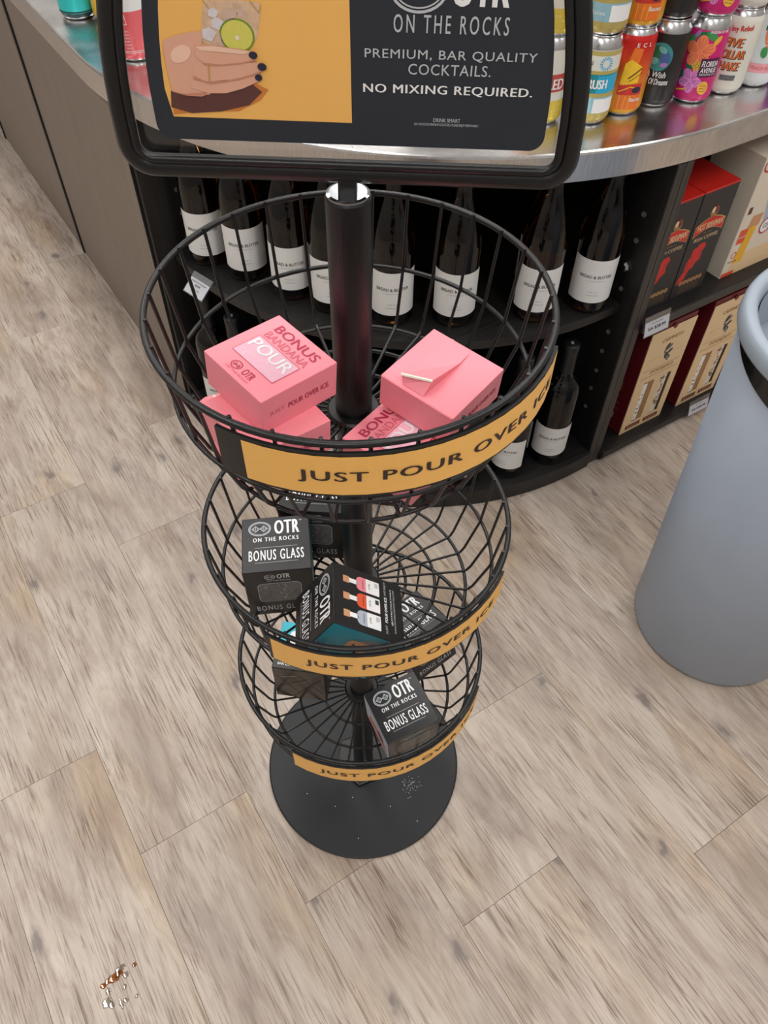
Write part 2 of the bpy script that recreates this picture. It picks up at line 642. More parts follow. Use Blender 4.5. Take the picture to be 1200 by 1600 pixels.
class Print:
    """collects flat printed shapes in (x, y) with a layer number, then lays them on a surface"""

    def __init__(self, step=0.00018):
        self.v, self.f, self.m, self.mats, self.step = [], [], [], [], step

    def _add(self, vs, fs, m, layer):
        o = len(self.v)
        if m not in self.mats:
            self.mats.append(m)
        mi = self.mats.index(m)
        self.v += [(x, y, layer) for x, y in vs]
        self.f += [tuple(i + o for i in f) for f in fs]
        self.m += [mi] * len(fs)

    def text(self, body, x, y, m, w=None, h=None, layer=2, bold=0.0, rot=0.0, shear=0.0, space=1.0):
        vs, fs, asp = text_geo(body, 0.0, shear, space)
        if w is None:
            w = h * asp
        if h is None:
            h = w / asp
        c, s = math.cos(rot), math.sin(rot)
        k = bold * h * 1.6          # heavier strokes: the letters are struck again a hair to either side
        for q, dx in enumerate((0.0,) if bold < 0.004 else (-k, 0.0, k)):
            self._add([(x + c * (a * w + dx) - s * b * h, y + s * (a * w + dx) + c * b * h) for a, b in vs], fs, m, layer + 0.3 * q)
        return self

    def poly(self, pts, m, layer=1):
        tri = tessellate_polygon([[Vector((x, y, 0)) for x, y in pts]])
        self._add(pts, [tuple(t) for t in tri], m, layer)
        return self

    def rect(self, x0, y0, x1, y1, m, layer=1):
        return self.poly([(x0, y0), (x1, y0), (x1, y1), (x0, y1)], m, layer)

    def rrect(self, x0, y0, x1, y1, r, m, layer=1, n=5):
        pts = []
        for cx, cy, a0 in ((x1 - r, y0 + r, -90), (x1 - r, y1 - r, 0), (x0 + r, y1 - r, 90), (x0 + r, y0 + r, 180)):
            for k in range(n + 1):
                a = math.radians(a0 + 90 * k / n)
                pts.append((cx + r * math.cos(a), cy + r * math.sin(a)))
        return self.poly(pts, m, layer)

    def ell(self, cx, cy, rx, ry, m, layer=1, rot=0.0, n=24, a0=0.0, a1=2 * PI):
        c, s = math.cos(rot), math.sin(rot)
        pts = []
        full = abs(a1 - a0 - 2 * PI) < 1e-6
        for k in range(n if full else n + 1):
            a = a0 + (a1 - a0) * k / n
            x, y = rx * math.cos(a), ry * math.sin(a)
            pts.append((cx + c * x - s * y, cy + s * x + c * y))
        return self.poly(pts, m, layer)

    def ring(self, cx, cy, rx, ry, wd, m, layer=2, rot=0.0, n=28):
        c, s = math.cos(rot), math.sin(rot)
        vs, fs = [], []
        for k in range(n):
            a = 2 * PI * k / n
            for q in (0, wd):
                x, y = (rx - q) * math.cos(a), (ry - q) * math.sin(a)
                vs.append((cx + c * x - s * y, cy + s * x + c * y))
        for k in range(n):
            j = (k + 1) % n
            fs.append((2 * k, 2 * j, 2 * j + 1, 2 * k + 1))
        self._add(vs, fs, m, layer)
        return self

    def line(self, x0, y0, x1, y1, wd, m, layer=2):
        d = Vector((x1 - x0, y1 - y0))
        d.normalize()
        nx, ny = -d.y * wd / 2, d.x * wd / 2
        return self.poly([(x0 + nx, y0 + ny), (x0 - nx, y0 - ny), (x1 - nx, y1 - ny), (x1 + nx, y1 + ny)], m, layer)

    def emblem(self, cx, cy, r, m, dark, layer=2):
        """oval badge with two ice-cube diamonds"""
        self.ring(cx, cy, r, r * 0.8, r * 0.09, m, layer)
        self.ring(cx, cy, r * 0.86, r * 0.66, r * 0.05, m, layer)
        for sx in (-0.36, 0.36):
            x = cx + sx * r
            k = r * 0.37
            self.poly([(x - k, cy), (x, cy - k), (x + k, cy), (x, cy + k)], m, layer)
            k2 = k * 0.72
            self.poly([(x - k2, cy), (x, cy - k2), (x + k2, cy), (x, cy + k2)], dark, layer + 1)
            for ax, ay in ((0, 0), (0.4, 0), (-0.4, 0), (0, 0.4), (0, -0.4)):
                k3 = k * 0.17
                X, Y = x + ax * k, cy + ay * k
                self.poly([(X - k3, Y), (X, Y - k3), (X + k3, Y), (X, Y + k3)], m, layer + 2)
        return self

    def build(self, name, parent, fmap, maxlen=None):
        bm = bmesh.new()
        bv = [bm.verts.new((x, y, l)) for x, y, l in self.v]
        for f, mi in zip(self.f, self.m):
            try:
                fc = bm.faces.new([bv[i] for i in f])
                fc.material_index = mi
            except ValueError:
                pass
        if maxlen:
            bmesh.ops.triangulate(bm, faces=[f for f in bm.faces if len(f.verts) > 4])
            for _ in range(4):
                es = [e for e in bm.edges if abs(e.verts[0].co.x - e.verts[1].co.x) > maxlen]
                if not es:
                    break
                bmesh.ops.subdivide_edges(bm, edges=es, cuts=1)
                bmesh.ops.triangulate(bm, faces=[f for f in bm.faces if len(f.verts) > 4])
        for v in bm.verts:
            v.co = fmap(v.co.x, v.co.y, v.co.z * self.step)
        # printed faces look outwards
        bm.normal_update()
        me = bpy.data.meshes.new(name)
        bm.to_mesh(me)
        bm.free()
        for m in self.mats:
            me.materials.append(m)
        return link(name, me, None, parent)


def plane_map(o, ux, uy):
    o, ux, uy = Vector(o), Vector(ux), Vector(uy)
    n = ux.cross(uy)
    return lambda x, y, l: o + ux * x + uy * y + n * l


def cyl_map(R, a0=0.0, z0=0.0, c=(0, 0)):
    """x runs rightwards as seen from outside, about direction a0"""
    return lambda x, y, l: Vector((c[0] + (R + l) * math.cos(a0 + x / R), c[1] + (R + l) * math.sin(a0 + x / R), z0 + y))


def face_map(side, w, d, h):
    return {'top': plane_map((0, 0, h / 2), (1, 0, 0), (0, 1, 0)),
            'bottom': plane_map((0, 0, -h / 2), (1, 0, 0), (0, -1, 0)),
            'front': plane_map((0, -d / 2, 0), (1, 0, 0), (0, 0, 1)),
            'back': plane_map((0, d / 2, 0), (-1, 0, 0), (0, 0, 1)),
            'left': plane_map((-w / 2, 0, 0), (0, -1, 0), (0, 0, 1)),
            'right': plane_map((w / 2, 0, 0), (0, 1, 0), (0, 0, 1))}[side]


# pixel of the 1200 x 1600 photograph -> point on a level plane, or on an upright plane n.xy = c
def ray(x, y):
    return FWD + RGT * ((x - 600) / F_PX) + UPV * ((800 - y) / F_PX)


def onz(x, y, z=0.0):
    d = ray(x, y)
    return CAM + d * ((z - CAM.z) / d.z)


def onplane(x, y, n, c):
    d = ray(x, y)
    return CAM + d * ((c - CAM.dot(n)) / d.dot(n))


# ================================================================== THE SETTING
S0, S1, T0, T1 = -1.9, 2.7, -1.9, 3.9
me, lo, ro = st_box(S0, S1, T0, T1, -0.06, -0.004)
floor = tag(link('floor', me, M_CONCRETE, None, lo, ro), kind='structure')
floor_inv = Matrix.Translation(Vector(lo)) @ Matrix.Rotation(AL, 4, 'Z')
floor_inv = floor_inv.inverted()
PW, PL = 0.181, 1.22
joints = {-2: 0.254, -1: 0.057, 0: -0.140, 1: 0.933, 2: -0.034, 3: -0.40, -3: 0.62, 4: 0.31, 5: -0.22, -4: 0.1}
k0 = math.floor((S0 + 0.187) / PW)
for k in range(k0, 30):
    a = max(S0, -0.187 + PW * k)
    b = min(S1, -0.187 + PW * (k + 1))
    if b - a < 0.004:
        continue
    t = joints.get(k, random.uniform(-0.6, 0.6))
    if k == -1:
        cuts = [0.057, 0.840]
    elif k == 0:
        cuts = [-0.140, 0.642, 1.400]
    elif k == 1:
        cuts = [-0.29, 0.933, 1.690]
    else:
        cuts = [t]
    while cuts[0] > T0:
        cuts.insert(0, cuts[0] - PL)
    while cuts[-1] < T1:
        cuts.append(cuts[-1] + PL)
    cuts = [max(T0, min(T1, c)) for c in cuts]
    for c0, c1 in zip(cuts, cuts[1:]):
        if c1 - c0 < 0.01:
            continue
        g = 0.0002
        me = box_me(a + g - (a + b) / 2, b - g - (a + b) / 2, -(c1 - c0) / 2 + g, (c1 - c0) / 2 - g, -0.004, 0, 0.0003)
        o = link('plank', me, M_PLANK, floor)
        o.matrix_local = floor_inv @ Matrix.Translation(ST((a + b) / 2, (c0 + c1) / 2, 0)) @ Matrix.Rotation(AL, 4, 'Z')

for nm, args in (('wall_left', (S0 - 0.1, S0, T0, T1, 0, CEIL)), ('wall_right', (S1, S1 + 0.1, T0, T1, 0, CEIL)),
                 ('wall_back', (S0 - 0.1, S1 + 0.1, T1, T1 + 0.1, 0, CEIL)), ('wall_front', (S0 - 0.1, S1 + 0.1, T0 - 0.1, T0, 0, CEIL))):
    me, lo, ro = st_box(*args)
    tag(link(nm, me, M_WALL, None, lo, ro), kind='structure')
me, lo, ro = st_box(S0 - 0.1, S1 + 0.1, T0 - 0.1, T1 + 0.1, CEIL, CEIL + 0.1)
tag(link('ceiling', me, M_CEIL, None, lo, ro), kind='structure')

# ================================================================== COUNTER AND SHELVING
HT, HL = 0.724, 0.679         # countertop top, lip bottom


def st_obj(name, me, m, parent=None, smooth=False):
    """mesh already given in shop coordinates (s, t, z)"""
    return link(name, me, m, parent, (0, 0, 0) if parent else None, None if parent else (0, 0, AL), smooth)


def counter_outline(d):
    cs, ct, r = 0.860, 1.076, 0.772 - d
    pts = [(0.088 + d, 3.4 - d)]
    for k in range(49):
        a = PI + PI / 2 * k / 48
        pts.append((cs + r * math.cos(a), ct + r * math.sin(a)))
    pts += [(2.3 - d, 0.304 + d), (2.3 - d, 3.4 - d)]
    return pts


ctop = thing('countertop', 'brushed stainless steel countertop with a rounded corner and a deep lip', 'countertop', (0, 0, 0), (0, 0, AL))
bm = bmesh.new()
rings = []
for d, z in ((0.0125, HT - 0.017), (0.012, HL + 0.002), (0.010, HL), (0.001, HL), (0, HL + 0.001), (0, HT - 0.004), (0.0012, HT - 0.0012), (0.004, HT)):
    rings.append([bm.verts.new((x, y, z)) for x, y in counter_outline(d)])
for a, b in zip(rings, rings[1:]):
    for i in range(len(a)):
        j = (i + 1) % len(a)
        bm.faces.new((a[i], a[j], b[j], b[i]))
bm.faces.new(rings[-1])
bm.faces.new(rings[0])
me = bm_done(bm)
link('steel_sheet', me, M_STEEL, ctop)
link('substrate', prism_me(counter_outline(0.013), HT - 0.016, HT - 0.006), M_LAM, ctop)
# joint line in the lip
for s in (1.02,):
    link('lip_joint', box_me(s - 0.0006, s + 0.0006, 0.3034, 0.306, HL, HT - 0.001), M_PLASTIC, ctop)

# side cabinets with taupe panels
for i, (ta, tb, zb, lab) in enumerate(((0.953, 1.694, 0.0, 'taupe-panelled cabinet side next to the curved bottle shelf'),
                                       (1.708, 2.50, 0.0, 'taupe-panelled cabinet beyond the dark vertical seam'),
                                       (2.512, 3.38, 0.05, 'far taupe cabinet raised on a dark toe-kick'))):
    c = thing('side_cabinet', lab, 'cabinet', (0, 0, 0), (0, 0, AL))
    link('carcass', box_me(0.125, 0.70, ta, tb, max(zb, 0.0), HL - 0.001), M_LAM, c)
    link('front_panel', box_me(0.104, 0.124, ta, tb - 0.006, zb, HL - 0.001, 0.0012), M_TAUPE, c)
    link('edge_strip', box_me(0.1005, 0.124, tb - 0.0065, tb + 0.0065, 0, HL - 0.002), M_SEAM, c)
    link('edge_strip', box_me(0.1015, 0.124, ta - 0.0018, ta + 0.0012, zb, HL - 0.002), M_SEAM, c)
    if zb:
        link('toe_kick', box_me(0.16, 0.68, ta + 0.02, tb - 0.02, 0, zb), M_PLASTIC, c)
        link('foot', box_me(0.108, 0.15, ta + 0.05, ta + 0.09, 0, zb), M_BIN, c)

# corner unit with quarter-round shelves
CS, CT = 0.72, 0.92


def quarter(r, smax=0.765, tmax=0.934, smin=None):
    pts = [(CS - r, tmax)]
    for k in range(41):
        a = PI + PI / 2 * k / 40
        pts.append((CS + r * math.cos(a), CT + r * math.sin(a)))
    pts += [(smax, CT - r), (smax, tmax)]
    return pts


cu = thing('corner_shelf_unit', 'black wood-grain corner shelf unit with quarter-round shelves of wine under the counter', 'shelf unit', (0, 0, 0), (0, 0, AL))
link('side_panel', box_me(0.106, 0.74, 0.9345, 0.951, 0, HL - 0.001, 0.0008), M_LAM, cu)
link('side_panel', box_me(0.766, 0.783, 0.3095, 0.951, 0, HL - 0.001, 0.0008), M_LAM, cu)
link('edge_band', box_me(0.7665, 0.7825, 0.3078, 0.3094, 0.0, HL - 0.001), M_EDGE, cu)
link('back_panel', box_me(0.700, 0.7615, 0.86, 0.9344, 0.046, HL - 0.001), M_LAM, cu)
SH_MID, SH_LOW = 0.405, 0.045
link('shelf', prism_me(quarter(0.580), SH_MID - 0.018, SH_MID, 0.001), M_LAMH, cu)
link('base_shelf', prism_me(quarter(0.620), SH_LOW - 0.018, SH_LOW, 0.001), M_LAMH, cu)
link('plinth', prism_me(quarter(0.617), 0, SH_LOW - 0.0182), M_LAMH, cu)
pin = lathe_me([(0.0, 0.0), (0.0046, 0.0), (0.0046, 0.0014), (0.0026, 0.0014), (0.0026, 0.0004), (0, 0.0004)], 12, False)
knob = lathe_me([(0.0, 0.0), (0.009, 0.0), (0.0092, 0.004), (0.006, 0.008), (0.0, 0.0085)], 7, False)
inv = Matrix.Rotation(-AL, 4, 'Z')
for px in ((276, 296), (285, 333), (293, 370), (318, 470), (300, 405)):
    P = inv @ onplane(*px, E2, 0.9344)
    o = link('shelf_pin', pin, M_HOLE, cu, P, (PI / 2, 0, 0))
for q in ((340, 432), (302, 563), (225, 803), (162, 1018), (131, 1115), (102, 1212), (75, 1300), (48, 1390)):
    P = inv @ onplane(900 + q[0] * .3125, 200 + q[1] * .3125, E1, 0.766)
    o = link('shelf_pin', pin, M_HOLE, cu, P, (0, -PI / 2, 0))
P = inv @ onplane(900 + 252 * .3125, 200 + 690 * .3125, E1, 0.766)
link('knob', knob, M_ALU, cu, P, (0, -PI / 2, 0))

# straight unit to the right
ru = thing('straight_shelf_unit', 'black straight shelf unit holding gift boxes behind the grey bin', 'shelf unit', (0, 0, 0), (0, 0, AL))
link('side_panel', box_me(0.7835, 0.801, 0.3095, 0.93, 0, HL - 0.001, 0.0008), M_LAM, ru)
link('edge_band', box_me(0.784, 0.8005, 0.3078, 0.3094, 0, HL - 0.001), M_EDGE, ru)
link('side_panel', box_me(2.25, 2.27, 0.300, 0.93, 0, HL - 0.001), M_LAM, ru)
link('back_panel', box_me(0.8015, 2.249, 0.82, 0.84, 0, HL - 0.001), M_LAM, ru)
RS_MID, RS_LOW = 0.368, 0.026
link('shelf', box_me(0.8015, 2.249, 0.303, 0.8195, RS_MID - 0.02, RS_MID, 0.001), M_LAMH, ru)
link('edge_band', box_me(0.8015, 2.249, 0.3005, 0.3028, RS_MID - 0.02, RS_MID - 0.001, 0.0006), M_EDGE, ru)
link('base_shelf', box_me(0.8015, 2.249, 0.297, 0.8195, RS_LOW - 0.017, RS_LOW, 0.001), M_LAMH, ru)
link('plinth', box_me(0.8015, 2.249, 0.303, 0.80, 0, RS_LOW - 0.0172), M_LAM, ru)

# ================================================================== THE BASKET STAND
R0 = 0.153
RIMS = (0.912, 0.652, 0.384)
PHASE = (9.9, 3.6, 7.0)
stand = thing('basket_stand', 'black three-tier round wire basket display stand with an arched header sign', 'display stand')
link('base', lathe_me([(0, 0), (0.1545, 0), (0.1555, 0.001), (0.1555, 0.004), (0.153, 0.0055), (0.05, 0.0065), (0, 0.0065)], 96, False), M_BASE, stand)
fl = link('floor_flange', prism_me([(0.047 * math.cos(a), 0.047 * math.sin(a)) for a in [math.radians(20 + 60 * k) for k in range(6)]], 0.006, 0.013, 0.002), M_BLACK, stand)
rn_ = random.Random(11)
sc_ = Print(0.0001)
pc_ = onz(640, 1228, 0.006)
for q in range(46):
    x, y = pc_.x + rn_.gauss(0, 0.006), pc_.y + rn_.gauss(0, 0.008)
    a_ = rn_.uniform(0, PI)
    l_ = rn_.uniform(0.0006, 0.003)
    sc_.line(x, y, x + l_ * math.cos(a_), y + l_ * math.sin(a_), 0.0005, M_LGREY, 1)
for px in ((524, 1260), (551, 1246), (585, 1170), (500, 1200), (610, 1260), (652, 1283), (560, 1310), (480, 1240)):
    q = onz(*px, 0.006)
    sc_.ell(q.x, q.y, 0.0009, 0.0009, M_LGREY, 1, n=6)
sc_.build('scuff_marks', stand, lambda x, y, l: Vector((x, y, 0.0065 - max(0.0, (math.hypot(x, y) - 0.05)) * 0.0097 + 0.0001 + l)))
PR = 0.0158
link('pole', lathe_me([(0, 0.006), (PR, 0.006), (PR, 0.992), (PR - 0.0008, 0.9935), (0, 0.9935)], 40, False), M_BLACK, stand, smooth=False)
MCAP = mat('pole_cap_metal', (190, 192, 196), 0.16, metal=1.0, var=0.05)
link('pole_cap', lathe_me([(0, 0.9932), (PR - 0.001, 0.9932), (PR - 0.001, 0.9948), (PR - 0.003, 0.9955), (0, 0.9955)], 40, False), MCAP, stand)
wire_me = {}
prof_r = [(0.1510, 0.0028), (0.1505, 0.0), (0.1468, -0.030), (0.1422, -0.067), (0.1275, -0.1085), (0.1235, -0.1150), (0.1180, -0.1172), (0.094, -0.1175), (0.018, -0.1175)]
wire = tube_me([(r, 0, z) for r, z in prof_r], 0.00155, 6)
for bi, (zr, ph) in enumerate(zip(RIMS, PHASE)):
    bk = link('basket', ring_me(R0, 0, 0.0027), M_BLACK, stand, (0, 0, zr), smooth=True)
    tag(bk, ('wire basket holding pink boxes', 'middle wire basket holding black glass boxes', 'lowest wire basket holding black boxes')[bi])
    for rr, zz, wr in ((0.1440, -0.067, 0.0020), (0.1205, -0.1185, 0.0020), (0.086, -0.1195, 0.0018), (0.053, -0.1195, 0.0018)):
        link('ring', ring_me(rr, zz, wr, 80, 6), M_BLACK, bk, smooth=True)
    for k in range(30):
        o = link('wire', wire, M_BLACK, bk, (0, 0, 0), (0, 0, math.radians(ph + 12 * k)))
    link('hub', lathe_me([(PR, -0.125), (0.0225, -0.125), (0.0235, -0.123), (0.0235, -0.114), (0.0215, -0.112), (PR, -0.112)], 40, False), M_PLASTIC, bk)
    # curved sign strip clipped to the front of the basket
    aL, aR = ((-125, -21), (-122.5, -27), (-122.5, -22))[bi]
    yL = (-117.5, -121, -121.5)[bi]
    zt, zb = -0.004, -0.0455
    seg = 40
    bm = bmesh.new()
    rows = []
    for k in range(seg + 1):
        a = math.radians(aL + (aR - aL) * k / seg)
        c, s = math.cos(a), math.sin(a)
        rows.append([bm.verts.new((r * c, r * s, z)) for r, z in ((0.1552, zt), (0.1578, zt), (0.1575, zb), (0.1549, zb))])
    for a, b in zip(rows, rows[1:]):
        for q in range(4):
            bm.faces.new((a[q], a[(q + 1) % 4], b[(q + 1) % 4], b[q]))
    bm.faces.new(rows[0])
    bm.faces.new(rows[-1])
    link('sign_strip', bm_done(bm), M_PLASTIC, bk, smooth=False)
    RS = 0.1579
    pr = Print(0.00025)
    x0, x1 = RS * math.radians(yL), RS * math.radians(aR)
    pr.rect(x0, zb + 0.0025, x1, zt - 0.0025, M_YELLOW, 1)
    # lettering from J to E, measured on the photograph
    jl, er = (((468, 735), (848, 588)), ((480, 1030), (772, 938)), ((503, 1196), (738, 1102)))[bi]

    def ang(px, z):
        P = onz(*px, z)
        return math.atan2(P.y, P.x)
    a0, a1 = ang(jl, zr - 0.026), ang(er, zr - 0.024)
    pr.text('JUST POUR OVER ICE', RS * (a0 + a1) / 2, -0.0262, M_INK, w=RS * (a1 - a0), h=0.0120, layer=2, bold=0.026, space=1.15)
    o = pr.build('strip_print', bk, cyl_map(RS, 0, 0), 0.006)

# header frame and its sign, in an upright plane through the pole
UA = Vector((0.9955, -0.0947, 0)).normalized()
UN = Vector((0.0947, 0.9955, 0)).normalized()      # pointing away from the camera


def header(u, z, d=0.0):
    return UA * u + Vector((0, 0, z)) - UN * d


def arch(hw, zbot, zmid, h, rc):
    """rounded-bottom arch outline, counter-clockwise from bottom left"""
    pts = []
    for k in range(9):
        a = PI + PI / 2 * k / 8
        pts.append((-hw + rc + rc * math.cos(a), zbot + rc + rc * math.sin(a)))
    for k in range(9):
        a = 1.5 * PI + PI / 2 * k / 8
        pts.append((hw - rc + rc * math.cos(a), zbot + rc + rc * math.sin(a)))
    for k in range(1, 40):
        a = PI * k / 40
        pts.append((hw * math.cos(a), zmid + h * math.sin(a)))
    return pts


fr = link('header_frame', tube_me([header(u, z) for u, z in arch(0.1405, 1.0095, 1.026, 0.225, 0.014)], 0.0072, 10, True), M_BLACK, stand, smooth=True)
link('frame_bead', tube_me([header(u, z, 0.0062) for u, z in arch(0.1335, 1.0165, 1.030, 0.215, 0.010)], 0.0028, 6, True), M_BLACK, fr, smooth=True)
link('stem', box_me(-0.0062, 0.0062, -0.006, 0.006, 0.985, 1.008, 0.0012), M_BLACK, fr, (0, 0, 0), (0, 0, math.atan2(UA.y, UA.x)))


def slab(outline, d0, d1):
    bm = bmesh.new()
    a = [bm.verts.new(header(u, z, d0)) for u, z in outline]
    b = [bm.verts.new(header(u, z, d1)) for u, z in outline]
    bm.faces.new(a)
    bm.faces.new(b)
    for i in range(len(a)):
        j = (i + 1) % len(a)
        bm.faces.new((a[i], a[j], b[j], b[i]))
    return bm_done(bm)


link('clear_sheet', slab(arch(0.137, 1.0125, 1.028, 0.220, 0.012), -0.0004, 0.0004), M_FILM, fr)
panel = [(u + 0.0022, z) for u, z in arch(0.1212, 1.0280, 1.044, 0.192, 0.009)]
link('sign_panel', slab(panel, 0.0006, 0.0026), M_SIGNDARK, fr)
HM = lambda x, y, l: header(x, y, 0.0026 + l)


def hp(x, y):
    """photograph pixel -> (u, z) on the header's front"""
    P = onplane(x, y, UN, -0.0026)
    return (P.dot(UA), P.z)


pic = Print(0.0002)
bl = hp(271.7, 181.7)
br = hp(550, 192.7)
lf = [(u, z) for u, z in [(p[0] + 0.0022, p[1]) for p in arch(0.1118, 1.0280, 1.044, 0.184, 0.009)] if u < br[0] and z > bl[1] + 0.004]
lf.sort(key=lambda q: -q[1])
ytop = lf[0][1]
pic.poly([(bl[0], bl[1]), (br[0], (bl[1] + br[1]) / 2), (br[0], ytop)] + lf, M_YELLOW, 1)
O = lambda x, y: hp(160 + x / 3, y / 3)      # coordinates of the enlarged crop of that picture


def P_(pts):
    return [O(*q) for q in pts]


pic.poly(P_([(335, 430), (330, 480), (336, 535), (480, 520), (640, 520), (740, 470), (780, 420), (700, 380), (520, 400)]), M_SHADOWO, 2)
pic.poly(P_([(322, 425), (325, 500), (420, 528), (560, 520), (690, 490), (750, 430), (700, 390), (500, 400)]), M_SHADOWP, 3)
# glass and ice
pic.poly(P_([(470, 30), (462, 190), (500, 215), (690, 215), (725, 180), (742, 60), (735, 10), (640, 0), (480, 0)]), M_ICE, 2)
for x, y, r in ((500, 160, 34), (540, 110, 30), (600, 70, 34), (560, 180, 28), (520, 60, 24), (650, 60, 22)):
    c = O(x, y)
    pic.poly([(c[0] + r / 3 * 0.00042 * math.cos(a), c[1] + r / 3 * 0.00034 * math.sin(a)) for a in (0.3, 1.4, 2.4, 3.6, 4.9)], M_ICE2 if x < 560 else M_ICE3, 3)
for pts in (((470, 0), (500, 40)), ((690, 0), (735, 60)), ((735, 60), (742, 20))):
    a, b = O(*pts[0]), O(*pts[1])
    pic.line(*a, *b, 0.0006, M_GOLDLINE, 3)
# hand: palm with three fingers round the glass
pic.poly(P_([(283, 190), (330, 168), (400, 150), (455, 142), (470, 160), (465, 205), (520, 210), (640, 228), (700, 236), (726, 250), (718, 274), (660, 288), (560, 296), (500, 300),
             (420, 330), (505, 350), (506, 440), (470, 446), (400, 440), (330, 426), (308, 340), (292, 260)]), M_SKIN, 4)
pic.poly(P_([(430, 212), (520, 208), (640, 226), (705, 236), (727, 252), (718, 272), (660, 288), (560, 298), (480, 292), (440, 262)]), M_SKIN, 6)
pic.poly(P_([(430, 290), (520, 296), (640, 290), (735, 290), (768, 304), (755, 328), (690, 350), (600, 374), (500, 384), (420, 352)]), M_SKIN, 5)
pic.poly(P_([(400, 370), (500, 380), (620, 366), (725, 345), (750, 356), (735, 378), (660, 412), (580, 434), (500, 434), (420, 410)]), M_SKIN, 5)
pic.poly(P_([(440, 214), (520, 212), (640, 230), (700, 240), (660, 250), (540, 238), (460, 232)]), M_SKIN3, 7)
c = O(368, 250)
pic.ell(c[0], c[1], 0.0068, 0.0042, M_SKIN3, 5, 0.5)
pic.poly(P_([(470, 292), (560, 298), (660, 288), (716, 274), (724, 282), (640, 298), (540, 306), (480, 302)]), M_SKIN2, 6)
pic.poly(P_([(430, 352), (500, 384), (600, 374), (690, 350), (740, 334), (738, 344), (640, 372), (510, 392), (430, 366)]), M_SKIN2, 6)
pic.poly(P_([(330, 426), (400, 436), (480, 428), (500, 436), (470, 448), (400, 444)]), M_SKIN2, 7)
pic.line(*O(500, 296), *O(505, 378), 0.0007, M_GOLDLINE, 8)
for x, y, rx, ry in ((708, 254, 19, 17), (750, 309, 20, 18), (734, 359, 16, 16)):
    c = O(x, y)
    pic.ell(c[0], c[1], rx * 0.000135, ry * 0.00012, M_NAIL, 8)
c = O(632, 165)
pic.ell(c[0], c[1], 74 * 0.000137, 72 * 0.000125, M_LIME, 3)
pic.ell(c[0], c[1], 66 * 0.000137, 64 * 0.000125, M_LIME2, 4)
pic.ell(c[0], c[1] - 0.001, 0.0012, 0.0012, M_CARDIN, 5)
pic.build('picture_print', fr, HM)

tx = Print(0.0002)


def htext(body, xl, xr, yt, yb, m, bold=0.0, shear=0.0, space=1.0):
    (ul, za), (ur, zb_) = hp(xl, (yt + yb) / 2), hp(xr, (yt + yb) / 2)
    h = hp((xl + xr) / 2, yt)[1] - hp((xl + xr) / 2, yb)[1]
    tx.text(body, (ul + ur) / 2, (za + zb_) / 2, m, w=ur - ul, h=h, bold=bold, space=space)


htext('ON THE ROCKS', 615, 796, 24, 53, M_LGREY, 0.005, space=1.4)
htext('PREMIUM, BAR QUALITY', 570, 840, 79, 96, M_LGREY, 0.004, space=1.1)
htext('COCKTAILS.', 638, 767, 101, 118, M_LGREY, 0.004, space=1.1)
htext('NO MIXING REQUIRED.', 568, 832, 134, 150, M_WHITE, 0.02, space=1.1)
htext('DRINK SMART', 677, 719, 185, 191, M_LGREY, 0.0)
htext('ON THE ROCKS PREMIUM COCKTAILS. PLEASE ENJOY RESPONSIBLY.', 647, 748, 193, 198, M_LGREY, 0.0)
htext('OTR', 708, 798, -60, 12, M_WHITE, 0.02)
c = hp(655, -22)
tx.emblem(c[0], c[1], 0.0165, M_LGREY, M_SIGNDARK)
tx.build('sign_lettering', fr, HM)

# ================================================================== PINK BOXES
PB = (0.069, 0.069, 0.032)


def carton_me(w, d, h, bev=0.0007):
    return box_me(-w / 2, w / 2, -d / 2, d / 2, -h / 2, h / 2, bev, 2)


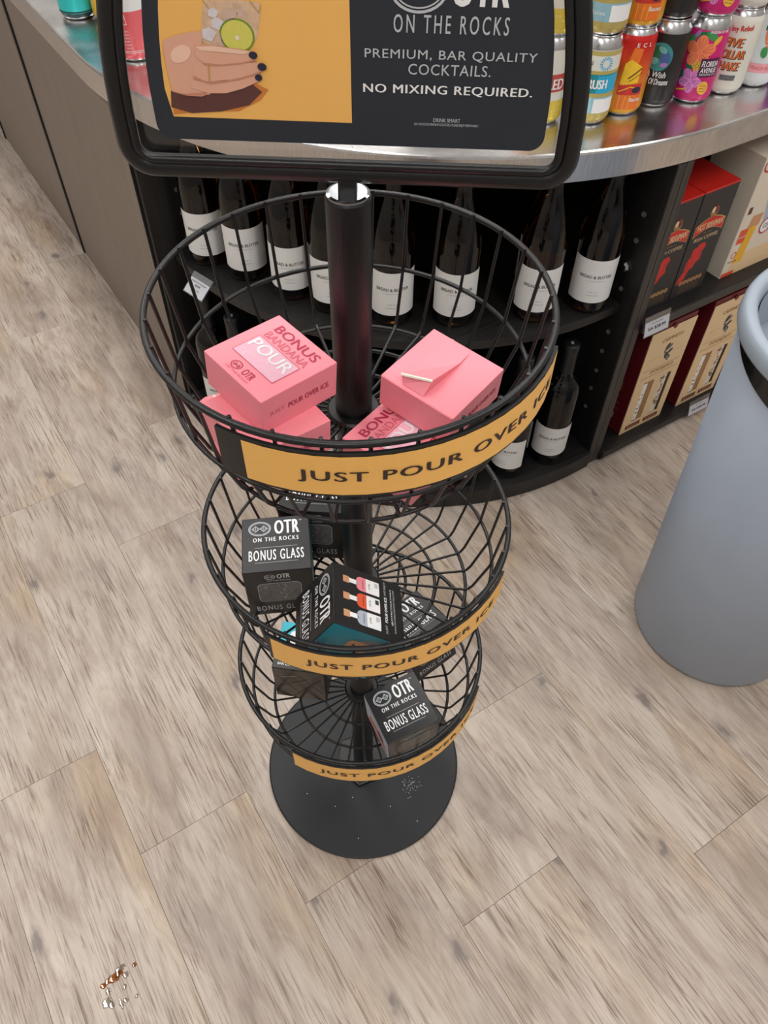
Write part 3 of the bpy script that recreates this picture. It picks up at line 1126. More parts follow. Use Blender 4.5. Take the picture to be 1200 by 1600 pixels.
def pink_box(label, loc, rot, style):
    o = tag(link('bandana_box', carton_me(*PB), M_PINK, None, loc, rot), label, 'box', 'pink boxes in the top basket')
    w, d, h = PB
    side = Print()
    side.text('JUST', -0.021, 0.0, M_PINKM, w=0.014, h=0.0048, layer=1)
    side.text('POUR OVER ICE.', 0.008, 0.0, M_PINKD, w=0.038, h=0.0048, layer=1, bold=0.01)
    for sd in ('right', 'left'):
        side.build('side_lettering', o, face_map(sd, *PB))
    if style in ('front', 'both'):
        if style == 'front':
            fm = face_map('top', *PB)
        else:
            fm = plane_map((0, 0, h / 2), (0, 1, 0), (-1, 0, 0))
        p = Print()
        p.text('BONUS', 0.001, 0.0240, M_PINKD, w=0.047, h=0.0085, layer=2, bold=0.015)
        p.text('BANDANA', 0.001, 0.0140, M_PINKM, w=0.047, h=0.0072, layer=2)
        p.rect(-0.0240, -0.0170, 0.0240, 0.0085, M_PINKM, 1)
        p.rect(-0.0233, -0.0163, 0.0233, 0.0078, M_PINKL, 2)
        p.text('POUR', 0.0, 0.0005, M_WHITE, w=0.043, h=0.0110, layer=3, bold=0.02)
        for q in range(30):
            p.ell(random.uniform(-0.021, 0.021), random.uniform(-0.0150, -0.0075), 0.0004, 0.0004, M_WHITE, 3, n=6)
        p.text('OTR', 0.0065, -0.0245, M_PINKD, w=0.011, h=0.0068, layer=2, bold=0.01)
        p.text('ON THE ROCKS', 0.0, -0.0302, M_PINKM, w=0.026, h=0.0020, layer=2)
        p.emblem(-0.0075, -0.0245, 0.0052, M_PINKD, M_PINK, 2)
        p.build('top_print', o, fm)
        if style == 'front':
            # clear window film over the patterned cloth
            link('window_film', box_me(-0.0240, 0.0240, -0.0170, 0.0085, h / 2 + 0.0012, h / 2 + 0.0014), M_FILM, o)
    if style == 'flap':
        # tuck flap folded back on itself across the lid
        bm = bmesh.new()
        z = h / 2
        a = [(-0.016, -0.031, z + 0.0004), (0.004, -0.0315, z + 0.0004), (0.004, 0.030, z + 0.0004), (-0.020, 0.033, z + 0.0004)]
        b = [(-0.019, -0.0290, z + 0.0075), (0.005, -0.0220, z + 0.0110), (0.0055, 0.014, z + 0.0022), (-0.014, 0.0335, z + 0.0012)]
        va = [bm.verts.new(q) for q in a]
        vb = [bm.verts.new(q) for q in b]
        bm.faces.new(va)
        bm.faces.new(vb)
        for i in range(4):
            bm.faces.new((va[i], va[(i + 1) % 4], vb[(i + 1) % 4], vb[i]))
        link('tuck_flap', bm_done(bm), M_PINK, o)
        link('flap_edge', tube_me([(-0.019, -0.0293, z + 0.0070), (0.005, -0.0224, z + 0.0104)], 0.0013, 6), M_CARDIN, o)
        link('lid_seam', box_me(-0.0335, 0.0335, -0.0349, -0.0344, z - 0.0040, z - 0.0005), M_PINK, o)
    if style == 'open':
        bm = bmesh.new()
        z = h / 2
        va = [bm.verts.new(q) for q in ((-0.0335, -0.0345, z), (-0.0335, 0.0345, z), (-0.044, 0.032, z - 0.004), (-0.044, -0.032, z - 0.004))]
        vb = [bm.verts.new((v.co.x, v.co.y, v.co.z - 0.0009)) for v in va]
        bm.faces.new(va)
        bm.faces.new(vb)
        for i in range(4):
            bm.faces.new((va[i], va[(i + 1) % 4], vb[(i + 1) % 4], vb[i]))
        link('open_flap', bm_done(bm), M_PINK, o)
        link('flap_edge', box_me(-0.028, -0.026, -0.033, 0.033, z, z + 0.0008), M_CARDIN, o)
    return o


rad = lambda *a: tuple(math.radians(v) for v in a)
pink_box('pink box with a clear window and the word BONUS, topmost of the heap', (-0.0607, -0.0444, 0.8780), rad(-2.14, 3.03, -50.18), 'front')
pink_box('pink box lying under the windowed pink box, only its lettered side showing', (-0.0661, -0.0683, 0.8460), rad(-2.21, 1.99, -55.04), 'plain')
pink_box('pink box at the bottom of the heap against the basket wires with a loose flap', (-0.0762, -0.0352, 0.8135), rad(0, 3.8, 25), 'open')
pink_box('pink box lying face down with a folded tuck flap across its lid', (0.0696, -0.0286, 0.8473), rad(2.34, 4.65, -40.98), 'flap')
pink_box('pink box wedged low beside the pole foot, BONUS lettering beside the rim', (0.0386, -0.0600, 0.8115), rad(0, 0, -40.5), 'both')

# ================================================================== BLACK GLASS BOXES
GB = (0.070, 0.070, 0.080)


def logo(p, s=1.0, cy=0.0, m=M_WHITE, dark=M_CARTON):
    p.emblem(-0.0165 * s, cy + 0.014 * s, 0.0118 * s, M_LGREY if m is M_WHITE else m, dark)
    p.text('OTR', 0.0118 * s, cy + 0.0148 * s, m, w=0.0250 * s, h=0.0180 * s, bold=0.02, space=1.12)
    p.text('TM', 0.0262 * s, cy + 0.0222 * s, m, w=0.0028 * s, h=0.0014 * s)
    p.text('ON THE ROCKS', 0.0, cy - 0.0005 * s, m, w=0.047 * s, h=0.0052 * s, bold=0.02, space=1.35)


def glass_box(label, loc, rot=None, matrix=None, style='std'):
    w, d, h = GB
    o = tag(link('glass_box', carton_me(w, d, h), M_CARTON), label, 'box', 'black boxes in the wire baskets')
    if matrix is not None:
        o.matrix_world = matrix
    else:
        o.location = loc
        o.rotation_euler = rot
    if style == 'std':
        p = Print()
        logo(p, 1.0, 0.006)
        p.text('BONUS GLASS', 0.0, -0.0145, M_WHITE, w=0.056, h=0.0130, bold=0.008, space=1.22)
        for y in (-0.0048, -0.0238):
            p.line(-0.022, y, 0.022, y, 0.0004, M_LGREY)
        p.build('lid_print', o, face_map('top', *GB))
        p = Print()
        p.emblem(-0.0085, 0.0305, 0.0055, M_LGREY, M_CARTON)
        p.text('OTR', 0.0055, 0.031, M_LGREY, w=0.013, h=0.0075, bold=0.02)
        p.text('ON THE ROCKS', 0, 0.0238, M_LGREY, w=0.024, h=0.0022)
        p.rrect(-0.0225, -0.0150, 0.0225, 0.0190, 0.006, M_LGREY, 1)
        p.rrect(-0.0220, -0.0145, 0.0220, 0.0185, 0.0056, M_GREYICE, 2)
        rnd = random.Random(3)
        for q in range(26):
            x, y = rnd.uniform(-0.017, 0.017), rnd.uniform(-0.011, 0.015)
            a = rnd.uniform(0, PI)
            l = rnd.uniform(0.001, 0.004)
            p.line(x, y, x + l * math.cos(a), y + l * math.sin(a), 0.0005, M_LGREY if q % 2 else M_DKGREY, 3)
        p.text('BONUS GLASS', 0.0, -0.0270, M_LGREY, w=0.054, h=0.0088, bold=0.0, space=1.25)
        p.build('front_print', o, face_map('front', *GB))
        # back: three bottles and the web line
        p = Print()
        for x, cm, cb in ((-0.0195, M_ORANGE, M_ORANGE),):
            pass
        for x, body in ((0.0195, M_WHITE), (0.0, M_ORANGE), (-0.0195, M_PINK)):
            x = -x
            p.rrect(x - 0.0082, -0.013, x + 0.0082, 0.014, 0.0055, body if body is not M_WHITE else M_PALEBLUE, 1)
            p.rect(x - 0.0081, -0.0125, x + 0.0081, 0.0030, M_WHITE, 2)
            p.rect(x - 0.0026, 0.012, x + 0.0026, 0.022, M_WHITE, 1)
            p.rect(x - 0.0038, 0.022, x + 0.0038, 0.029, M_CORK, 1)
            p.text('ON THE ROCKS', x, 0.0065, M_DKGREY, w=0.011, h=0.0016, layer=2)
            p.text('OTR', x, -0.001, M_DKGREY, w=0.007, h=0.0022, layer=3)
            p.rect(x + 0.001, -0.0112, x + 0.0062, -0.0072, M_DKGREY if body is M_ORANGE else M_LGREY, 3)
        p.text('JUST', -0.0235, -0.0195, M_LGREY, w=0.0095, h=0.0030)
        p.text('POUR OVER ICE', -0.001, -0.0195, M_WHITE, w=0.029, h=0.0030, bold=0.02)
        p.text('AND ENJOY', 0.0235, -0.0195, M_LGREY, w=0.0165, h=0.0030)
        p.text('@OTRCOCKTAILS', 0.004, -0.0262, M_WHITE, w=0.042, h=0.0022)
        p.text('WWW.ONTHEROCKSCOCKTAILS.COM', 0.0, -0.0295, M_LGREY, w=0.050, h=0.0020)
        p.text('PLEASE ENJOY RESPONSIBLY', 0.0, -0.0355, M_DKGREY, w=0.030, h=0.0012)
        p.build('back_print', o, face_map('back', *GB))
        p = Print()
        p.rect(-0.0345, -0.0395, 0.0345, 0.0395, M_TEAL, 1)
        p.ell(0.012, -0.016, 0.016, 0.022, M_GREYP, 2)
        p.ell(-0.012, 0.008, 0.006, 0.005, M_SHADOWP, 2)
        p.rrect(0.004, -0.012, 0.020, 0.012, 0.005, M_CORK, 3)
        p.build('side_picture', o, face_map('right', *GB))
        p = Print()
        p.rect(-0.0345, -0.0395, 0.0345, 0.0395, M_PALEBLUE, 1)
        p.ell(0.000, -0.018, 0.026, 0.016, M_SALMON, 2)
        p.ell(0.010, -0.004, 0.009, 0.012, M_SHADOWP, 3)
        p.ell(-0.014, -0.012, 0.008, 0.009, M_ORANGE, 3)
        p.text('ON THE ROCKS', 0, 0.026, M_DKGREY, w=0.040, h=0.004)
        p.build('side_picture', o, face_map('left', *GB))
    if style == 'window':
        p = Print()
        p.text('PREMIUM', -0.002, -0.0165, M_WHITE, w=0.030, h=0.0042, bold=0.02)
        p.rect(-0.033, -0.0230, 0.033, -0.0222, M_LGREY, 2)
        p.text('BAR QUALITY COCKTAILS', 0.000, -0.0285, M_WHITE, w=0.056, h=0.0042, bold=0.02)
        p.rect(-0.0345, -0.0120, 0.0345, 0.0345, M_TEALB, 1)
        p.ell(-0.016, 0.008, 0.006, 0.014, M_WHITE, 2)
        p.text('ON THE ROCKS', -0.016, 0.012, M_TEAL, w=0.010, h=0.0025, layer=3)
        p.rrect(0.004, -0.010, 0.028, 0.020, 0.006, M_CARDIN, 2)
        p.build('lid_print', o, face_map('top', *GB))
        p = Print()
        p.rect(-0.0335, -0.0385, 0.0335, 0.0385, M_BROWNFILM, 1)
        for q in ((-0.03, 0.02, 0.0, -0.028), (0.0, 0.026, 0.03, -0.02), (-0.028, -0.01, 0.012, 0.018), (-0.01, -0.034, 0.03, 0.02)):
            p.line(*q, 0.0012, M_CARTON, 2)
        p.line(-0.026, 0.016, -0.004, 0.0245, 0.0007, M_LGREY, 3)
        p.build('front_print', o, face_map('front', *GB))
    return o


ZB2 = RIMS[1] - 0.1158 + 0.040
ZB3 = RIMS[2] - 0.1158 + 0.040
glass_box('upright black box with BONUS GLASS lid in the middle basket, beside the wires', (-0.0845, -0.0068, 0.5772), rad(0.21, 0, 4.1))
glass_box('black box standing behind another in the middle basket, half hidden by the upper basket', (-0.0466, 0.0661, 0.5782), rad(-1.71, 0.49, -5.6))
MB3 = Matrix.Translation((-0.0105, -0.0960, 0.6052)) @ Euler(rad(55.62, -2.58, -89.47), 'XYZ').to_matrix().to_4x4()
glass_box('tipped-over black box showing three printed bottles, in the middle basket', None, None, MB3)
glass_box('black box with BONUS GLASS lid leaning forwards in the lowest basket', (0.0506, -0.0715, 0.3245), rad(4.81, -5.46, 22.87))
glass_box('black box with a brown film window in the lowest basket', (-0.0760, 0.0215, ZB3), rad(0, 0, -10.5), None, 'window')
glass_box('black box tilted behind the leaning one in the lowest basket, seen through the wires above', (0.0780, 0.0457, 0.3245), rad(-14.03, -5.95, 34.21))
# ================================================================== WINE BOTTLES
def wine_bottle(kind):
    root = bpy.data.objects.new('wine_bottle', None)
    root.empty_display_size = 0.02
    COL.objects.link(root)
    if kind == 'white':
        prof = [(0, 0.006), (0.026, 0.002), (0.034, 0.0), (0.0375, 0.004), (0.038, 0.010), (0.038, 0.138), (0.0372, 0.152), (0.0345, 0.170), (0.0295, 0.190),
                (0.0235, 0.209), (0.0180, 0.226), (0.0150, 0.242), (0.0140, 0.260), (0.0138, 0.290), (0, 0.290)]
        gm = M_WINE
        caps = [(0.0158, 0.232), (0.0146, 0.248), (0.0143, 0.270), (0.0143, 0.282), (0.0152, 0.284), (0.0152, 0.2955), (0.0140, 0.297), (0, 0.297)]
        lz0, lz1 = 0.024, 0.108
    else:
        prof = [(0, 0.006), (0.026, 0.002), (0.033, 0.0), (0.0365, 0.004), (0.037, 0.010), (0.037, 0.178), (0.0362, 0.190), (0.0325, 0.204), (0.0250, 0.214),
                (0.0180, 0.222), (0.0148, 0.234), (0.0142, 0.250), (0.0138, 0.290), (0, 0.290)]
        gm = M_REDWINE
        caps = [(0.0154, 0.228), (0.0149, 0.240), (0.0146, 0.280), (0.0152, 0.282), (0.0152, 0.2955), (0.0140, 0.297), (0, 0.297)]
        lz0, lz1 = 0.030, 0.108
    link('glass', lathe_me(prof, 40, False), gm, root, smooth=True)
    cp = link('capsule', lathe_me(caps, 28, False), M_CAPSULE, root, smooth=True)
    p = Print()
    p.text('BB', 0, 0, M_LGREY, w=0.008, h=0.005)
    p.build('capsule_print', cp, plane_map((0, 0, 0.2972), (0, -1, 0), (1, 0, 0)))
    # label wrapped round the body (facing -y)
    R = (0.038 if kind == 'white' else 0.037) + 0.0003
    bm = bmesh.new()
    n = 28
    a0, a1 = math.radians(-90 - 74), math.radians(-90 + 74)
    cols = []
    for k in range(n + 1):
        a = a0 + (a1 - a0) * k / n
        cols.append([bm.verts.new((R * math.cos(a), R * math.sin(a), z)) for z in (lz0, lz1)])
    for a, b in zip(cols, cols[1:]):
        bm.faces.new((a[0], b[0], b[1], a[1]))
    lb = link('label', bm_done(bm, normals=False), M_LABEL, root, smooth=True)
    p = Print(0.0001)
    zc = (lz0 + lz1) / 2
    p.text('BREAD & BUTTER', 0, zc + 0.010, M_DKGREY, w=0.058, h=0.0058, layer=3, bold=0.01)
    p.text('CHARDONNAY' if kind == 'white' else 'CABERNET SAUVIGNON', 0, zc + 0.002, M_GREYP, w=0.032, h=0.0020, layer=3, space=1.6)
    p.text('2 0 2 1', 0, zc - 0.020, M_GREYP, w=0.016, h=0.0026, layer=3)
    p.text('CALIFORNIA', 0, zc - 0.0265, M_GREYP, w=0.022, h=0.0017, layer=3)
    p.build('label_print', lb, cyl_map(R, -PI / 2, 0), 0.006)
    return root


def front_of(px, z, r):
    P = onz(px[0], px[1], z)
    d = Vector((P.x - CAM.x, P.y - CAM.y, 0)).normalized()
    return P + d * r


def to_arc(P):
    """keep a bottle inside the shelf's curve; returns (s, t)"""
    return P.dot(E1), P.dot(E2)


wb = wine_bottle('white')
spots = [((333, 417), 'first white-label wine bottle on the curved shelf, nearest the price tag', -12),
         ((392, 441), 'second wine bottle along the curved shelf from the price tag', -6),
         ((461, 471), 'third wine bottle along the curved shelf from the price tag', -10),
         ((522, 492), 'wine bottle on the curved shelf mostly hidden behind the stand pole', 0),
         ((611, 511), 'wine bottle on the curved shelf just past the stand pole', 2),
         ((705, 513), 'wine bottle on the curved shelf, third from the pegged side panel', 6),
         ((827, 505), 'wine bottle on the curved shelf, second from the pegged side panel', 10),
         ((910, 490), 'wine bottle at the end of the curved shelf against the pegged side panel', 12)]
first = True
for px, lab, tw in spots:
    P = front_of(px, SH_MID, 0.038)
    s, t = to_arc(P)
    d = math.hypot(s - CS, t - CT)
    t = min(t, 0.893)
    s = min(s, 0.724)
    o = wb if first else copy_tree(wb)
    first = False
    o.location = ST(s, t, SH_MID)
    # label faces out of the shelf
    dirv = Vector((CAM.x - o.location.x, CAM.y - o.location.y, 0))
    o.rotation_euler = (0, 0, math.atan2(dirv.y, dirv.x) + PI / 2 + math.radians(tw))
    tag(o, lab, 'bottle', 'white wine bottles on the curved shelf')
o = copy_tree(wb)
P7 = front_of((827, 505), SH_MID, 0.038)
dv = Vector((P7.x - CAM.x, P7.y - CAM.y, 0)).normalized()
o.location = P7 + dv * 0.079 + Vector((-dv.y, dv.x, 0)) * 0.006
o.location.z = SH_MID
o.rotation_euler = (0, 0, math.radians(-16))
tag(o, 'wine bottle in the second row behind the others on the curved shelf', 'bottle', 'white wine bottles on the curved shelf')

rb = wine_bottle('red')
first = True
for k, a in enumerate([-94.1, -104.0, -114, -124, -134, -144, -154, -164, -173]):
    r = 0.567
    s, t = CS + r * math.cos(math.radians(a)), CT + r * math.sin(math.radians(a))
    o = rb if first else copy_tree(rb)
    first = False
    o.location = ST(s, t, SH_LOW)
    dirv = Vector((CAM.x - o.location.x, CAM.y - o.location.y, 0))
    o.rotation_euler = (0, 0, math.atan2(dirv.y, dirv.x) + PI / 2 + math.radians(12 if k == 0 else -18 if k == 1 else 0))
    tag(o, ('red wine bottle on the floor-level shelf next to the pegged side panel', 'red wine bottle on the floor-level shelf, second from the pegged side panel',
            'dark red wine bottle on the floor-level curved shelf behind the wire basket')[min(k, 2)], 'bottle', 'red wine bottles on the floor-level shelf')

# ================================================================== CANS ON THE COUNTER
CR, CH = 0.0320, 0.122


def can_body():
    return [(0.0235, 0.0015), (0.0255, 0.0), (0.0275, 0.0035), (0.0312, 0.0100), (CR, 0.0135), (CR, 0.104), (0.0316, 0.1075), (0.0275, 0.1165)]


CAN_SLEEVE = [(0.0286, 0.0052), (0.0313, 0.0101), (CR + 0.0001, 0.0135), (CR + 0.0001, 0.104), (0.0317, 0.1076), (0.0298, 0.1122)]


def can(label, s, t, z, sleeve, art=None, facing=0.0, group=None, silver_top=True):
    root = thing('drink_can', label, 'can', ST(s, t, z), (0, 0, 0), group or 'cans on the steel counter')
    P = root.location
    dirv = Vector((CAM.x - P.x, CAM.y - P.y, 0))
    root.rotation_euler = (0, 0, math.atan2(dirv.y, dirv.x) + PI / 2 + math.radians(facing))
    link('shell', can_shell, M_ALU, root)
    link('lid', can_lid, M_ALU, root)
    link('sleeve', can_sleeve if silver_top else can_sleeve_full, None, root).data.materials
    sl = root.children[-1]
    sl.data = sl.data.copy()
    sl.data.materials.clear()
    sl.data.materials.append(sleeve)
    if art:
        p = Print(0.00015)
        art(p)
        p.build('sleeve_print', root, cyl_map(CR + 0.0003, -PI / 2, 0), 0.005)
    return root


def smooth_me(me):
    for q in me.polygons:
        q.use_smooth = True
    return me


can_shell = smooth_me(lathe_me([(0, 0.006), (0.020, 0.005)] + can_body() + [(0.0262, 0.1185)], 36, False))
can_lid = smooth_me(lathe_me([(0.0262, 0.1180), (0.0272, 0.1205), (0.0265, 0.122), (0.0252, 0.1212), (0.0240, 0.1165), (0, 0.1165)], 36, False))
can_sleeve = smooth_me(lathe_me(CAN_SLEEVE[:-2] + [(CR - 0.0002, 0.1055)], 36, False))
can_sleeve_full = smooth_me(lathe_me(CAN_SLEEVE, 36, False))

GOLD = (196, 178, 104)
sl_crush = zbands('can_crush', [(0, GOLD), (0.16, (156, 204, 220)), (0.34, GOLD), (0.39, (40, 150, 160)), (0.60, GOLD), (0.64, (232, 232, 224)), (0.80, GOLD), (0.85, (196, 200, 204))])
sl_orange = zbands('can_orange', [(0, (236, 178, 40)), (0.25, (238, 160, 36)), (0.55, (226, 96, 34)), (0.8, (210, 40, 34)), (1, (214, 36, 34))], interp='LINEAR')
sl_black = mat('can_black', (34, 32, 32), 0.3, var=0.2, scale=40)
sl_mag = mat('can_magenta', (206, 30, 116), 0.28, var=0.15, scale=60)
sl_white = mat('can_white', (226, 224, 212), 0.3, var=0.03)
sl_white2 = mat('can_pale', (222, 226, 230), 0.3, var=0.03)
sl_cream = zbands('can_cream', [(0, (226, 196, 52)), (0.30, (232, 228, 216)), (0.40, (200, 58, 46)), (0.60, (232, 228, 216))])
sl_blue = zbands('can_blue', [(0, (196, 170, 60)), (0.13, (126, 190, 220)), (0.45, (214, 220, 224))])
sl_purple = mat('can_purple', (150, 60, 150), 0.3, var=0.2)
sl_peach = mat('can_amber', (234, 152, 52), 0.3, var=0.05)
sl_pink = zbands('can_pink', [(0, (232, 96, 104)), (0.62, (236, 236, 236))])
sl_teal = zbands('can_teal', [(0, (30, 60, 70)), (0.10, (50, 200, 200)), (0.30, (24, 96, 104)), (0.52, (40, 176, 190))])
sl_sky = zbands('can_sky', [(0, (236, 186, 60)), (0.35, (34, 140, 196))])
M_A = {k: mat('art_' + k, v, 0.35, var=0.12, scale=120) for k, v in dict(
    coral=(236, 132, 88), orchid=(220, 130, 200), green=(36, 110, 70), green2=(64, 150, 84), plum=(74, 26, 66), gold=(236, 178, 66), lav=(170, 120, 190),
    red=(206, 52, 44), orange=(232, 116, 40), navy=(44, 40, 60), nebula=(60, 140, 140), neb2=(110, 176, 170), neb3=(70, 96, 150), sky=(40, 170, 214),
    teal=(40, 150, 160), yellow=(244, 196, 48), brown=(120, 60, 36), rose=(240, 170, 180), olive=(120, 120, 60)).items()}


def art_crush(p):
    p.rect(0.004, 0.048, 0.040, 0.072, M_A['sky'], 1)
    p.text('CRUSH', 0.001, 0.0605, M_WHITE, w=0.036, h=0.0125, layer=3, bold=0.03)
    p.text('N', -0.010, 0.0885, M_DKGREY, h=0.006, layer=3)
    for k in range(16):
        a = 2 * PI * k / 16
        p.line(0.012 + 0.0055 * math.cos(a), 0.088 + 0.0055 * math.sin(a), 0.012 + 0.0095 * math.cos(a), 0.088 + 0.0095 * math.sin(a), 0.0013, M_A['sky'], 3)
    p.rect(0.004, 0.020, 0.040, 0.040, M_WHITE, 2)
    p.text('Radiant', -0.012, 0.030, M_WHITE, w=0.018, h=0.005, layer=3)


def art_orange(p):
    p.poly([(-0.006, 0.058), (0.012, 0.060), (0.018, 0.096), (0.004, 0.098)], M_A['orange'], 1)
    p.poly([(-0.006, 0.046), (0.020, 0.050), (0.022, 0.072), (0.004, 0.082), (-0.004, 0.076)], M_A['yellow'], 2)
    p.line(0.004, 0.056, 0.022, 0.070, 0.0022, M_A['brown'], 3)
    p.line(0.006, 0.052, 0.024, 0.064, 0.0012, M_A['brown'], 3)
    p.rect(-0.008, 0.012, 0.030, 0.048, M_A['red'], 2)
    p.rect(-0.008, 0.012, 0.030, 0.033, M_A['orange'], 3)
    p.poly([(-0.006, 0.036), (0.010, 0.044), (0.028, 0.040), (0.028, 0.042), (0.010, 0.0455), (-0.006, 0.0375)], M_A['yellow'], 4)
    p.ell(0.021, 0.040, 0.007, 0.0045, M_A['navy'], 5)
    for x in (-0.003, 0.005, 0.012):
        p.line(x, 0.013, x + 0.001, 0.032, 0.0008, M_A['yellow'], 4)
    p.text('E  C  L', 0.018, 0.101, M_WHITE, w=0.022, h=0.0055, layer=3, bold=0.02)
    p.text('Raucous', 0.022, 0.0265, M_WHITE, w=0.018, h=0.0055, layer=5, bold=0.01, shear=0.2)


def art_black(p):
    p.ell(-0.002, 0.074, 0.0195, 0.0195, M_A['nebula'], 1)
    p.ell(-0.006, 0.080, 0.010, 0.009, M_A['green'], 2, 0.4)
    p.ell(0.006, 0.074, 0.008, 0.010, M_A['neb3'], 2, 0.7)
    p.ell(0.001, 0.084, 0.007, 0.004, M_A['neb2'], 3, -0.5)
    p.ell(-0.008, 0.068, 0.006, 0.005, M_A['neb2'], 3, 0.2)
    p.ell(0.007, 0.064, 0.005, 0.003, M_A['lav'], 3, 0.2)
    p.text('A Wish', -0.001, 0.050, M_WHITE, w=0.030, h=0.0085, layer=4, bold=0.01, shear=0.25)
    p.text('Full Of Dreams', 0.000, 0.040, M_WHITE, w=0.040, h=0.0085, layer=4, bold=0.01, shear=0.25)


def flower(p, cx, cy, r, m, line_m, layer, n=5, rot=0.0):
    for k in range(n):
        a = rot + 2 * PI * k / n
        x, y = cx + r * 0.55 * math.cos(a), cy + r * 0.55 * math.sin(a)
        p.ell(x, y, r * 0.52, r * 0.40, m, layer, a)
        for q in (-0.3, 0, 0.3):
            p.line(cx + r * 0.2 * math.cos(a + q), cy + r * 0.2 * math.sin(a + q), cx + r * 0.92 * math.cos(a + q), cy + r * 0.92 * math.sin(a + q), 0.0005, line_m, layer + 1)


def art_mag(p):
    for k in range(10):
        a = random.uniform(0, 2 * PI)
        p.ell(random.uniform(-0.028, -0.010), random.uniform(0.028, 0.062), 0.0085, 0.0022, M_A['green'], 1, a)
    p.ell(-0.020, 0.086, 0.012, 0.006, M_A['green2'], 1, 1.2)
    p.ell(-0.004, 0.098, 0.009, 0.005, M_A['green'], 1, 0.3)
    p.ell(0.010, 0.098, 0.010, 0.005, M_A['green2'], 1, -0.5)
    p.ell(-0.012, 0.099, 0.006, 0.003, M_A['lav'], 2, 1.0)
    p.ell(0.020, 0.092, 0.008, 0.004, M_A['gold'], 2, 0.9)
    flower(p, -0.002, 0.076, 0.0215, M_A['coral'], M_A['red'], 2, 5, 0.3)
    flower(p, -0.004, 0.036, 0.0170, M_A['orchid'], M_A['plum'], 2, 5, 1.0)
    flower(p, 0.000, 0.057, 0.0075, M_A['gold'], M_A['olive'], 5, 5, 0.6)
    p.rect(0.004, 0.042, 0.034, 0.068, M_A['plum'], 6)
    p.text('FLORIDA', 0.019, 0.0605, M_WHITE, w=0.025, h=0.008, layer=7, bold=0.01, shear=0.15)
    p.text('AVENUE', 0.019, 0.0515, M_WHITE, w=0.025, h=0.007, layer=7, bold=0.01, shear=0.15)
    p.text('BREWING CO', 0.019, 0.0455, M_WHITE, w=0.025, h=0.0026, layer=7)
    p.ell(0.018, 0.026, 0.0085, 0.010, M_A['gold'], 4, 0.4)
    for q in (-0.004, 0, 0.004):
        p.line(0.012, 0.026 + q, 0.024, 0.024 + q, 0.0006, M_A['brown'], 5)
    for k in range(5):
        p.ell(-0.024 + 0.004 * k, 0.018 + 0.0012 * k, 0.0024, 0.0012, M_A['gold'], 3, 0.6)
    p.text('PASSION OF THE', 0.020, 0.1035, M_WHITE, w=0.028, h=0.0034, layer=3, bold=0.02)


def art_five(p):
    p.text('Tiny Rebel', 0.004, 0.096, M_A['red'], w=0.036, h=0.010, layer=3, bold=0.02, rot=0.08)
    for k, (b, w_) in enumerate((('FIVE', 0.028), ('DOLLAR', 0.042), ('SHAKE', 0.037))):
        y = 0.078 - 0.0165 * k
        p.text(b, 0.0006, y - 0.0008, M_A['navy'], w=w_ + 0.001, h=0.0128, layer=2, bold=0.05, shear=0.15)
        p.text(b, 0.0, y, M_A['orange'], w=w_, h=0.012, layer=3, bold=0.02, shear=0.15)
    p.rect(-0.006, 0.024, 0.018, 0.032, M_GREYP, 2)
    p.text('BROWN SUGAR', 0.006, 0.0295, M_BLACKP, w=0.022, h=0.0022, layer=3)
    p.text('5% 440ML', 0.006, 0.0262, M_BLACKP, w=0.018, h=0.0020, layer=3)


def art_peach(p):
    p.rect(-0.045, 0.024, 0.045, 0.038, M_A['rose'], 1)
    p.text('HAZY PEACH SOUR', 0.0, 0.031, M_A['red'], w=0.056, h=0.005, layer=2)
    p.ell(0.012, 0.078, 0.016, 0.024, M_A['coral'], 2, 0.3)
    p.ell(0.018, 0.070, 0.012, 0.020, M_A['orange'], 3, 0.3)
    for k in range(6):
        p.line(0.000, 0.064 + 0.006 * k, 0.006, 0.066 + 0.006 * k, 0.0007, M_WHITE, 4)
    p.ell(0.002, 0.054, 0.005, 0.008, M_A['green2'], 4, 0.2)
    p.ell(-0.003, 0.094, 0.003, 0.010, M_A['green'], 2, -0.3)


def art_cream(p):
    p.text('SQUARE', 0.012, 0.061, M_A['red'], w=0.030, h=0.010, layer=1)
    p.text('RED', 0.012, 0.060, M_WHITE, w=0.026, h=0.014, layer=2, bold=0.02)
    for k in range(14):
        p.ell(-0.028 + 0.005 * (k % 12), 0.028 - 0.006 * (k // 7), 0.0008, 0.0008, M_WHITE, 2, n=8)


def art_pink(p):
    p.line(-0.030, 0.058, -0.012, 0.058, 0.0008, M_WHITE, 2)
    p.line(-0.012, 0.058, -0.015, 0.078, 0.0008, M_WHITE, 2)
    for k in range(6):
        p.text('DRY SPRITZ'[k % 3:], -0.016, 0.048 - 0.005 * k, M_WHITE, w=0.010, h=0.0024, layer=2)
    for z in (0.016, 0.0185):
        p.line(-0.045, z, 0.045, z, 0.0007, M_WHITE, 2)


def art_teal(p):
    p.text('HOP', 0.006, 0.050, M_A['teal'], w=0.026, h=0.014, layer=2, bold=0.02)
    p.text('CITRA IPA', -0.016, 0.048, M_WHITE, w=0.014, h=0.003, layer=2)
    p.rect(-0.045, 0.0135, 0.045, 0.0155, M_BLACKP, 2)


def art_sky(p):
    p.ell(-0.004, 0.036, 0.009, 0.009, M_BLACKP, 2, 0.3, 5)
    p.ell(-0.004, 0.036, 0.006, 0.006, M_A['gold'], 3, 0.3, 5)
    p.line(-0.014, 0.060, -0.004, 0.016, 0.0014, M_WHITE, 4)


